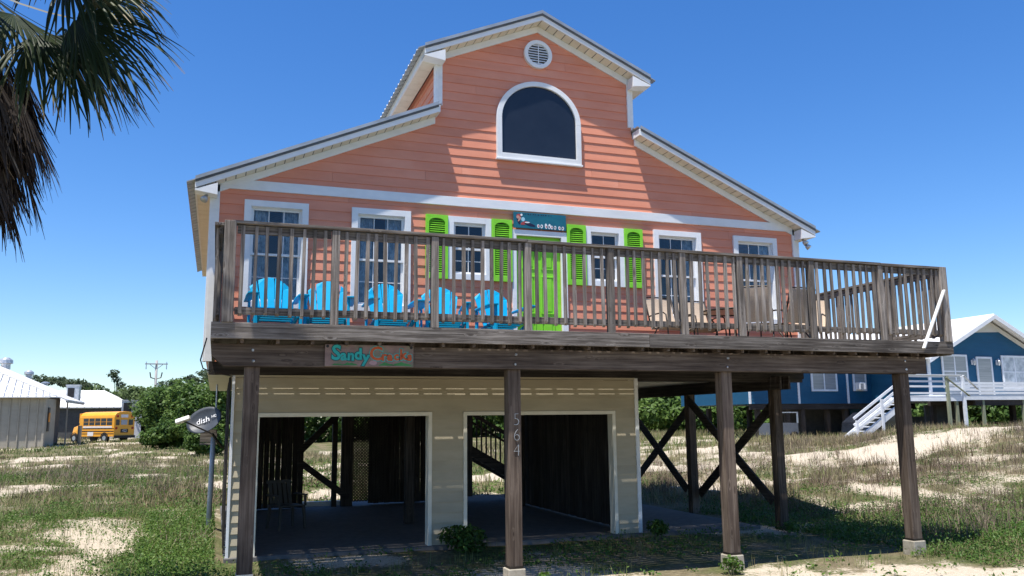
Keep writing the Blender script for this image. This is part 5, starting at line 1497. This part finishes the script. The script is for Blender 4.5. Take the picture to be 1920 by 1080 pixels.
BC = 39.2
def bhw(z): return min(4.3, max(0.05, (7.2 - z) / 0.51))
lap_wall(bhw, BC, 2.85, 7.1, GY, 'gable_siding')
M().prism([(BC - 4.3, GY + .05, 2.85), (BC + 4.3, GY + .05, 2.85), (BC + 4.3, GY + .05, 5.0), (BC, GY + .05, 7.2), (BC - 4.3, GY + .05, 5.0)], (0, 9, 0)).build('house_body', MT['bluep'], bl)
for s in (-1, 1):
    M().hexa([(BC, 19.3, 7.34), (BC + s * 4.75, 19.3, 4.92), (BC + s * 4.75, 29.5, 4.92), (BC, 29.5, 7.34), (BC, 19.3, 7.42), (BC + s * 4.75, 19.3, 5.0), (BC + s * 4.75, 29.5, 5.0), (BC, 29.5, 7.42)]).build('roof', MT['whiteroof'], bl)
    M().hexa([(BC, 19.26, 7.14), (BC + s * 4.75, 19.26, 4.72), (BC + s * 4.75, 19.299, 4.72), (BC, 19.299, 7.14), (BC, 19.26, 7.36), (BC + s * 4.75, 19.26, 4.94), (BC + s * 4.75, 19.299, 4.94), (BC, 19.299, 7.36)]).build('rake_board', MT['bwhite'], bl)
M().prism([(BC - 4.3, GY - .05, 4.80), (BC - 2.35, GY - .05, 5.83), (BC - 1.25, GY - .05, 6.42), (BC + 0.85, GY - .05, 6.50), (BC + 2.6, GY - .05, 5.62), (BC + 4.3, GY - .05, 4.76), (BC + 4.3, GY - .05, 5.0), (BC, GY - .05, 7.2), (BC - 4.3, GY - .05, 5.0)], (0, 0.02, 0)).build('gable_panel', MT['palepanel'], bl)
def bwin(x0, x1, z0, z1, y, cols, rows, pane=None, nm='window'):
    m = M(); t = 0.10
    m.box(x0, x0 + t, y - .06, y, z0, z1); m.box(x1 - t, x1, y - .06, y, z0, z1); m.box(x0 + t, x1 - t, y - .059, y, z1 - t, z1); m.box(x0 + t, x1 - t, y - .059, y, z0, z0 + t)
    for i in range(1, cols):
        x = x0 + t + (x1 - x0 - 2 * t) * i / cols; m.box(x - .035, x + .035, y - .055, y, z0 + t, z1 - t)
    for j in range(1, rows):
        z = z0 + t + (z1 - z0 - 2 * t) * j / rows; m.box(x0 + t, x1 - t, y - .05, y, z - .025, z + .025)
    w = m.build(nm, MT['bwhite'], bl)
    for i in range(cols):
        for j in range(rows):
            xa = x0 + t + (x1 - x0 - 2 * t) * i / cols; xb = x0 + t + (x1 - x0 - 2 * t) * (i + 1) / cols
            za = z0 + t + (z1 - z0 - 2 * t) * j / rows; zb = z0 + t + (z1 - z0 - 2 * t) * (j + 1) / rows
            M().box(xa, xb, y - .04, y - .028, za, zb).build('pane', pane or MT['bpane'], w)
    return w
MT['bpane'] = mat('blinds_behind_glass', (0.24, 0.25, 0.25), (0.34, 0.345, 0.34), scale=(0.5, 0.5, 14), rough=0.15, spec=0.5)
MT['bpane2'] = mat('curtain_behind_glass', (0.30, 0.33, 0.36), (0.62, 0.64, 0.66), scale=(3, 3, 2.5), rough=0.15, spec=0.5)
FY = GY - .026
bwin(35.80, 37.56, 3.45, 5.22, FY, 2, 2); bwin(40.00, 41.85, 3.45, 5.22, FY, 2, 2, MT['bpane2'])
bwin(38.20, 39.32, 2.95, 5.13, FY, 1, 1, nm='door')
for x in (37.93, 39.68):
    lm = M().box(x - .05, x + .05, FY - .04, FY, 4.7, 4.95).build('wall_lamp', MT['bwhite'], bl)
    M().tube([(x, FY - .04, 4.95), (x, FY - .14, 5.02), (x, FY - .16, 4.9), (x, FY - .16, 4.72), (x, FY - .16, 4.66)], [.02, .03, .09, .07, .03], 8).build('lamp_glass', MT['steel'], lm)
M().box(BC - 4.34, BC - 4.18, GY - .06, GY + .02, 2.85, 4.98).build('corner_trim', MT['bwhite'], bl)
# wing
WY = 24.0
lap_wall(None, 0, 2.76, 6.1, WY, 'wing_siding', 26.75, 36.2)
M().box(26.75, 35.0, WY + .05, 31, 2.76, 6.0).build('wing_body', MT['bluep'], bl)
M().hexa([(26.2, 23.2, 5.9), (35.2, 23.2, 5.9), (35.2, 28, 7.6), (26.2, 28, 7.6), (26.2, 23.2, 6.0), (35.2, 23.2, 6.0), (35.2, 28, 7.7), (26.2, 28, 7.7)]).build('wing_roof', MT['whiteroof'], bl)
for x in (26.74, 29.9, 33.22):
    M().box(x - .06, x + .06, WY - .06, WY, 2.76, 5.9).build('wing_trim', MT['bwhite'], bl)
bwin(30.75, 32.50, 3.43, 4.75, WY - .026, 2, 1); bwin(33.60, 34.52, 3.45, 4.75, WY - .026, 1, 1)
acu = M().box(33.72, 34.15, WY - .42, WY - .05, 3.52, 3.92).build('window_air_conditioner', MT['bwhite'], bl, bevel=.02)
M().box(33.77, 33.98, WY - .432, WY - .421, 3.58, 3.86).build('grille', MT['steel'], acu)
M().box(26.8, 38, WY + .02, WY + .2, 2.45, 2.755).build('wing_beam', MT['darkwood_x'], bl)
M().box(34.9, 43.5, GY + .02, GY + .22, 2.55, 2.845).build('front_beam', MT['darkwood_x'], bl)
for x, y in ((27.4, 24.3), (29.3, 24.3), (30.2, 24.2), (32.2, 24.6), (33.2, 24.3), (34.6, 24.4), (27.4, 29), (30.2, 29), (33.2, 29), (35.4, 20.3), (37.4, 20.3), (41, 20.3), (36, 26), (39, 26), (42, 26)):
    g = float(height(x, y)); M().box(x - .12, x + .12, y - .12, y + .12, g - .3, 2.6).build('stilt', MT['darkwood_z'], bl)
M().box(34.4, 38.6, 25.2, 25.3, 0.6, 2.7).build('under_house_backdrop', MT['bluep'], bl)
M().box(30.4, 35.6, 26.4, 26.5, 0.6, 2.7).build('under_house_backdrop', MT['darkvoid'], bl)  # dark sheet added for the shaded void behind the stair, no real wall
M().box(35.5, 38.0, 20.9, 21.0, 0.6, 2.6).build('under_house_backdrop', MT['darkvoid'], bl)  # added dark backdrop: the shade between the front stilts put into its colour
M().box(38.6, 44, 27.0, 27.1, 0.6, 2.0).build('under_house_backdrop', MT['darkvoid'], bl)  # same, an added dark sheet for the shade at the right
# white porch deck and stair of the blue house
pd = thing('porch_deck', 'white painted porch deck and open stair in front of the blue house', 'porch', (33, 18.4, 1.2))
M().box(33.2, 44, 18.35, 19.86, 2.98, 3.05).build('deck_floor', MT['bwhite'], pd)
M().box(30.7, 34.2, 17.2, 18.34, 2.86, 2.93).build('landing_floor', MT['bwhite'], pd)
M().box(33.2, 44, 18.30, 18.345, 2.80, 3.06).build('rim', MT['bwhite'], pd); M().box(30.7, 34.2, 17.15, 17.195, 2.72, 2.94).build('rim', MT['bwhite'], pd)
M().box(36.2, 44, 18.36, 18.5, 2.52, 2.79).build('beam', MT['darkwood_x'], pd)
for zz in (3.15, 3.32, 3.49, 3.64):
    M().box(34.5, 44, 18.28, 18.31, zz - .07, zz + .06).build('rail_board', MT['bwhite'], pd)
for zz in (3.10, 3.42, 3.66, 3.90):
    M().box(30.6, 33.9, 17.12, 17.15, zz - .05, zz + .04).build('rail_board', MT['bwhite'], pd)
M().box(30.55, 34.0, 17.05, 17.2, 3.95, 3.985).build('rail_cap', MT['bwhite'], pd)
for x, y, zt, m_ in ((30.65, 17.1, 3.93, 'bwhite'), (33.1, 17.1, 3.9, 'greenpost'), (34.1, 17.1, 3.92, 'bwhite'), (35.0, 18.4, 2.98, 'greenpost'), (36.75, 18.4, 2.98, 'greenpost'), (39.5, 18.4, 2.98, 'greenpost'), (42, 18.4, 2.98, 'greenpost')):
    g = float(height(x, y)); M().box(x - .07, x + .07, y - .05, y + .07, g - .2, zt).build('post', MT[m_], pd)
M().bar((33.0, 17.05, 3.85), (34.4, 17.05, 2.95), 0.03, 0.1, (0, 1, 0)).build('fallen_rail', MT['greenpost'], pd)
M().bar((34.1, 17.05, 3.95), (35.6, 17.6, 3.3), 0.03, 0.1, (0, 1, 0)).build('sloping_rail', MT['bwhite'], pd)
gS = float(height(27.2, 17.2))
for yy in (17.15, 18.1):
    M().bar((30.7, yy, 2.80), (27.4, yy, gS - .1), 0.05, 0.28).build('stringer', MT['bwhite'], pd)
for i in range(9):
    v = (i + .5) / 9; M().box(30.7 - 3.0 * v - .15, 30.7 - 3.0 * v + .15, 17.2, 18.05, 2.85 + (gS - 2.75) * v, 2.89 + (gS - 2.75) * v).build('tread', MT['bwhite'], pd)
for dz in (1.05, 0.75, 0.45):
    M().bar((30.65, 17.08, 2.86 + dz), (27.35, 17.08, gS + dz - .05), 0.03, 0.12).build('stair_rail', MT['bwhite'], pd)
for x in (29.0, 27.5):
    v = (30.7 - x) / 3.0; M().box(x - .06, x + .06, 17.0, 17.07, float(height(x, 17)) - .1, 2.86 + (gS - 2.86) * v + 1.05).build('stair_post', MT['bwhite'], pd)
# dark car in the shade of the wing
car = thing('parked_car', 'dark car parked in the shade under the blue house', 'car', (33.2, 21.6, float(height(33.2, 21.6))), 0.15)
cm = mat('black_car_paint', (0.015, 0.016, 0.02), rough=0.2, spec=0.6)
M().prism([(-2.2, -.85, .35), (2.2, -.85, .35), (2.2, -.85, .8), (1.2, -.85, .95), (.7, -.85, 1.4), (-1.2, -.85, 1.45), (-2.1, -.85, .95)], (0, 1.7, 0)).build('body', cm, car, False, bevel=.08)
M().prism([(.62, -.87, 1.0), (.50, -.87, 1.34), (-1.1, -.87, 1.38), (-1.7, -.87, 1.0)], (0, 1.74, 0)).build('side_glass', MT['dark_pane'], car, False)
for x in (-1.35, 1.35):
    for s in (-1, 1):
        M().tube([(x, s * .72, .33), (x, s * .88, .33)], .33, 18).build('wheel', MT['black'], car, False)
for s in (-1, 1):
    M().box(2.17, 2.23, s * .6 - .18, s * .6 + .18, .62, .78).build('headlight', MT['steel'], car, False)
crt = thing('low_trailer', 'grey box trailer with a rail standing left of the blue house', 'trailer', (26.9, 22.0, float(height(26.9, 22.0))))
M().box(26.2, 27.7, 21.4, 22.6, 1.15, 1.75).build('bed', mat('grey_panel', (0.11, 0.12, 0.135), rough=0.6), crt)
for x in (26.2, 27.7):
    M().box(x - .03, x + .03, 21.4, 21.46, 1.75, 2.3).build('upright', MT['steel'], crt)
M().box(26.2, 27.7, 21.4, 21.45, 2.25, 2.3).build('rail', MT['steel'], crt)
for x in (26.5, 27.4):
    M().tube([(x, 21.3, 1.05), (x, 21.45, 1.05)], .28, 14).build('wheel', MT['black'], crt)

# ------------------------------------------------------------------ ground vegetation
def scatter(n, x0, x1, y0, y1, keep):
    x = rng.uniform(x0, x1, n); y = rng.uniform(y0, y1, n)
    k = rng.random(n) < keep(x, y)
    return x[k], y[k]

def off_slab(x, y):
    return ~((x > 0.05) & (x < 9.85) & (y > -0.2) & (y < 8.7))

def blades(x, y, h, w, tint, lean=0.35):
    n = len(x); z = height(x, y) - 0.01
    a = rng.uniform(0, 2 * np.pi, n); l = rng.normal(0, lean, n) * h
    b = np.stack([x, y, z], 1); s = np.stack([np.cos(a), np.sin(a), np.zeros(n)], 1); q = np.stack([-np.sin(a) * l, np.cos(a) * l, np.zeros(n)], 1)
    up3 = np.stack([np.zeros(n), np.zeros(n), h], 1); w = w[:, None]
    v = np.stack([b - s * w, b + s * w, b + q * .35 + up3 * .55 - s * w * .7, b + q * .35 + up3 * .55 + s * w * .7, b + q + up3 - s * w * .1, b + q + up3 + s * w * .1], 1).reshape(-1, 3)
    i = np.arange(n)[:, None] * 6
    f = np.concatenate([i + np.array([[0, 1, 3, 2]]), i + np.array([[2, 3, 5, 4]])], 0)
    return v, f, np.repeat(tint, 6)

def stuff(name, label, cat, v, f, t, m):
    o = bpy.data.objects.new(name, np_mesh(name, v, f, m, t)); COL.objects.link(o); OFF[o.name] = Vector((0, 0, 0))
    tag(o, label, cat, kind='stuff'); return o

def dens(x, y, f=1.0):
    return np.clip(cover(x, y) * 1.0 + 0.06, 0, 1) * f * off_slab(x, y)

# low leafy ground cover (clumps of leaves)
def groundcover(name, label, regions, m):
    V, F, T = [], [], []; nv = 0
    for (n, x0, x1, y0, y1, leaves, rad, hgt, size, keep, tone) in regions:
        x, y = scatter(n, x0, x1, y0, y1, keep)
        k = len(x)
        if not k: continue
        cz = height(x, y)
        r = rng.uniform(0.5, 1.4, k)
        px = np.repeat(x, leaves); py = np.repeat(y, leaves); rr_ = np.repeat(r, leaves)
        ox = rng.normal(0, rad, k * leaves) * rr_; oy = rng.normal(0, rad, k * leaves) * rr_
        oz = np.abs(rng.normal(0, hgt, k * leaves)) * rr_
        p = np.stack([px + ox, py + oy, height(px + ox, py + oy) + oz + 0.01], 1)
        ok = off_slab(p[:, 0], p[:, 1]); p = p[ok]; oz = oz[ok]
        nn = unit(rng.normal(size=p.shape) * .8 + np.array([0, 0, 0.8]))
        v, f = leaf_cards(p, nn, size, 1.8)
        clump = np.repeat(np.repeat(rng.random(k), leaves)[ok], 4)
        patch = fbm(p[:, 0] * .5, p[:, 1] * .5, 77, 3)
        t = np.clip(0.05 + 0.35 * clump + 0.35 * np.repeat(patch, 4) + 0.3 * np.repeat(rng.random(len(p)), 4) + tone, 0, 1)
        V.append(v); F.append(f + nv); T.append(t); nv += len(v)
    stuff(name, label, 'ground cover', np.concatenate(V), np.concatenate(F), np.concatenate(T), m)

gp = lambda x, y: np.clip(cover(x, y) * 1.05 + .04, 0, 1) * sm(0.36, 0.56, fbm(x * .35, y * .35, 55, 3) + .10)
und = lambda x, y: 0.55 * sm(0.42, 0.6, fbm(x * .8, y * .8, 61, 3)) * off_slab(x, y)
groundcover('low_herbs', 'bright green leafy ground cover growing in the sand', [
    (5200, -8, 0.0, -5.5, 9, 20, 0.10, 0.06, 0.023, gp, 0.03),
    (4200, -16, 0.0, 9, 24, 16, 0.15, 0.08, 0.036, gp, -0.04),
    (800, -1.3, 0.05, -2.5, 8, 26, 0.11, 0.11, 0.026, lambda x, y: 0.8 * np.clip(cover(x, y) + .3, 0, 1), 0.05),
    (3600, 10.4, 19, -5.0, 3.5, 20, 0.11, 0.06, 0.025, gp, 0.0),
    (1500, 10.2, 15, -3.9, 1.5, 20, 0.11, 0.07, 0.025, lambda x, y: .8 * sm(-4.4, -3.2, y + .12 * (x - 10)), -0.02),
    (2200, 11, 30, 3.5, 14, 14, 0.13, 0.07, 0.036, lambda x, y: gp(x, y) * .45, -0.08),
    (900, 0.0, 10.4, -3.3, -0.25, 16, 0.10, 0.05, 0.026, und, -0.05),
    (90, 0.5, 11, -5.6, -3.3, 14, 0.07, 0.06, 0.032, lambda x, y: 0.55 + 0 * x, 0.05),
    (1500, -1, 12, 8.8, 26, 12, 0.15, 0.08, 0.05, gp, -0.03)], MT['herb'])

# dry and green grass
V, F, T = [], [], []; nv = 0
def add_grass(n, x0, x1, y0, y1, keep, h0, h1, w, t0, t1, lean=.35, tuft=1, spread=.05):
    global nv
    x, y = scatter(n, x0, x1, y0, y1, keep)
    if tuft > 1:
        x = np.repeat(x, tuft) + rng.normal(0, spread, len(x) * tuft); y = np.repeat(y, tuft) + rng.normal(0, spread, len(y) * tuft)
    k = off_slab(x, y); x, y = x[k], y[k]
    n = len(x)
    patch = fbm(x * .3, y * .3, 91, 3)
    t = np.clip(t0 + (t1 - t0) * (0.5 * rng.random(n) + 0.9 * (patch - .25)), 0, 1)
    v, f, t = blades(x, y, rng.uniform(h0, h1, n), np.full(n, w) * rng.uniform(.6, 1.3, n), t, lean)
    V.append(v); F.append(f + nv); T.append(t); nv += len(v)
add_grass(8500, -9, 0, -5.5, 10, lambda x, y: dens(x, y, .9), .04, .17, .0036, .3, 1.2, .9, 9, .09)
add_grass(700, -9, 0, -5.5, 12, lambda x, y: dens(x, y, .9), .12, .34, .004, .1, .8, .6, 12, .05)
add_grass(8000, -20, 0, 10, 26, lambda x, y: dens(x, y, .9), .06, .22, .007, 0.2, 1.15, .9, 8, .15)
add_grass(9000, -34, 4, 26, 60, lambda x, y: dens(x, y, .95), .08, .24, .022, 0.2, 1.15, .7, 4, .25)
add_grass(4500, -34, 2, 58, 92, lambda x, y: dens(x, y, .9), .08, .24, .04, .15, 1.1, .7, 3, .35)
add_grass(7000, 10.4, 24, -6, 9, lambda x, y: dens(x, y, .9) * sm(-5.2, -3.8, y + .1 * (x - 10)), .04, .2, .004, .05, .95, .9, 8, .1)
add_grass(7500, 10.4, 38, 5, 20, lambda x, y: dens(x, y, .8), .08, .34, .010, .05, .85, .65, 5, .14)
add_grass(6500, 8, 46, 18, 38, lambda x, y: dens(x, y, .85), .16, .50, .016, .2, .95, .5, 5, .18)
add_grass(2200, 22, 42, 12.5, 18, lambda x, y: .6 + 0 * x, .15, .42, .012, .2, .8, .5, 6, .16)
add_grass(900, 30.5, 44, 16.5, 19, lambda x, y: .6 + 0 * x, .35, .8, .014, .1, .8, .4, 6, .14)
add_grass(3500, -2, 12, 8.8, 34, lambda x, y: dens(x, y, .9), .12, .40, .012, .1, .95, .5, 5, .12)
add_grass(420, 0.2, 10.8, -4.0, -0.3, lambda x, y: .7 * sm(.4, .6, fbm(x, y, 61, 3)), .08, .22, .004, .5, 1.0, .5, 9, .05)
stuff('dune_grass', 'dry tan and green grass tufts covering the dunes and field', 'grass', np.concatenate(V), np.concatenate(F), np.concatenate(T), MT['drygrass'])
# brown dead weeds
V, F, T = [], [], []; nv = 0
weed = lambda x, y: dens(x, y, .8) * sm(.48, .62, fbm(x * .28, y * .28, 121, 3) + .05)
add_grass(2600, -16, 0, 2, 30, lambda x, y: dens(x, y, .9) * sm(.42, .6, fbm(x * .28, y * .28, 121, 3) + .06), .15, .45, .006, 0, 1, .6, 14, .14)
add_grass(3000, 11.5, 30, -3, 16, lambda x, y: np.clip(dens(x, y, .9) * sm(.40, .58, fbm(x * .28, y * .28, 121, 3) + .08) * 1.2, 0, 1), .15, .45, .005, 0, 1, .6, 14, .14)
stuff('dead_weeds', 'brown dead weeds standing in patches on the sandy ground', 'weeds', np.concatenate(V), np.concatenate(F), np.concatenate(T), MT['twig'])

# single shrubs near the garage front and posts
def shrub(label, x, y, r, h, n, size, tone=0.0, name='small_shrub'):
    g = float(height(x, y))
    t = thing(name, label, 'shrub', (x, y, g), 0, 'small shrubs by the garage')
    rr2 = random.Random(int(x * 91 + y * 13))
    lob = [(rr2.uniform(-r, r) * .6, rr2.uniform(-r, r) * .4, h * rr2.uniform(.3, .75), r * .5, r * .45, h * .35) for _ in range(6)]
    o = bpy.data.objects.new('leaves', crown_mesh('leaves', lob, n, size, MT['herb'], tone)); COL.objects.link(o); attach(o, t, False)
    st_ = M()
    for l in lob:
        st_.tube([(l[0] * .2, l[1] * .2, -.03), (l[0] * .7, l[1] * .7, l[2] * .6), l[:3]], [.008, .006, .003], 5)
    st_.build('stems', MT['bark'], t, False)
shrub('dark leafy shrub between the two garage openings', 3.72, -0.55, 0.50, 0.42, 900, 0.05, -0.12)
shrub('small leafy shrub at the right-hand corner of the garage front', 7.35, -0.45, 0.26, 0.34, 380, 0.045, -0.08)
shrub('bright green weed at the foot of the numbered post', 3.95, -3.75, 0.16, 0.22, 220, 0.04, 0.15)
shrub('green weed at the foot of the third deck post', 6.72, -3.62, 0.18, 0.24, 240, 0.035, 0.15)
shrub('leafy weed against the right-hand corner stilt', 10.0, -0.6, 0.22, 0.2, 220, 0.04, -0.05)
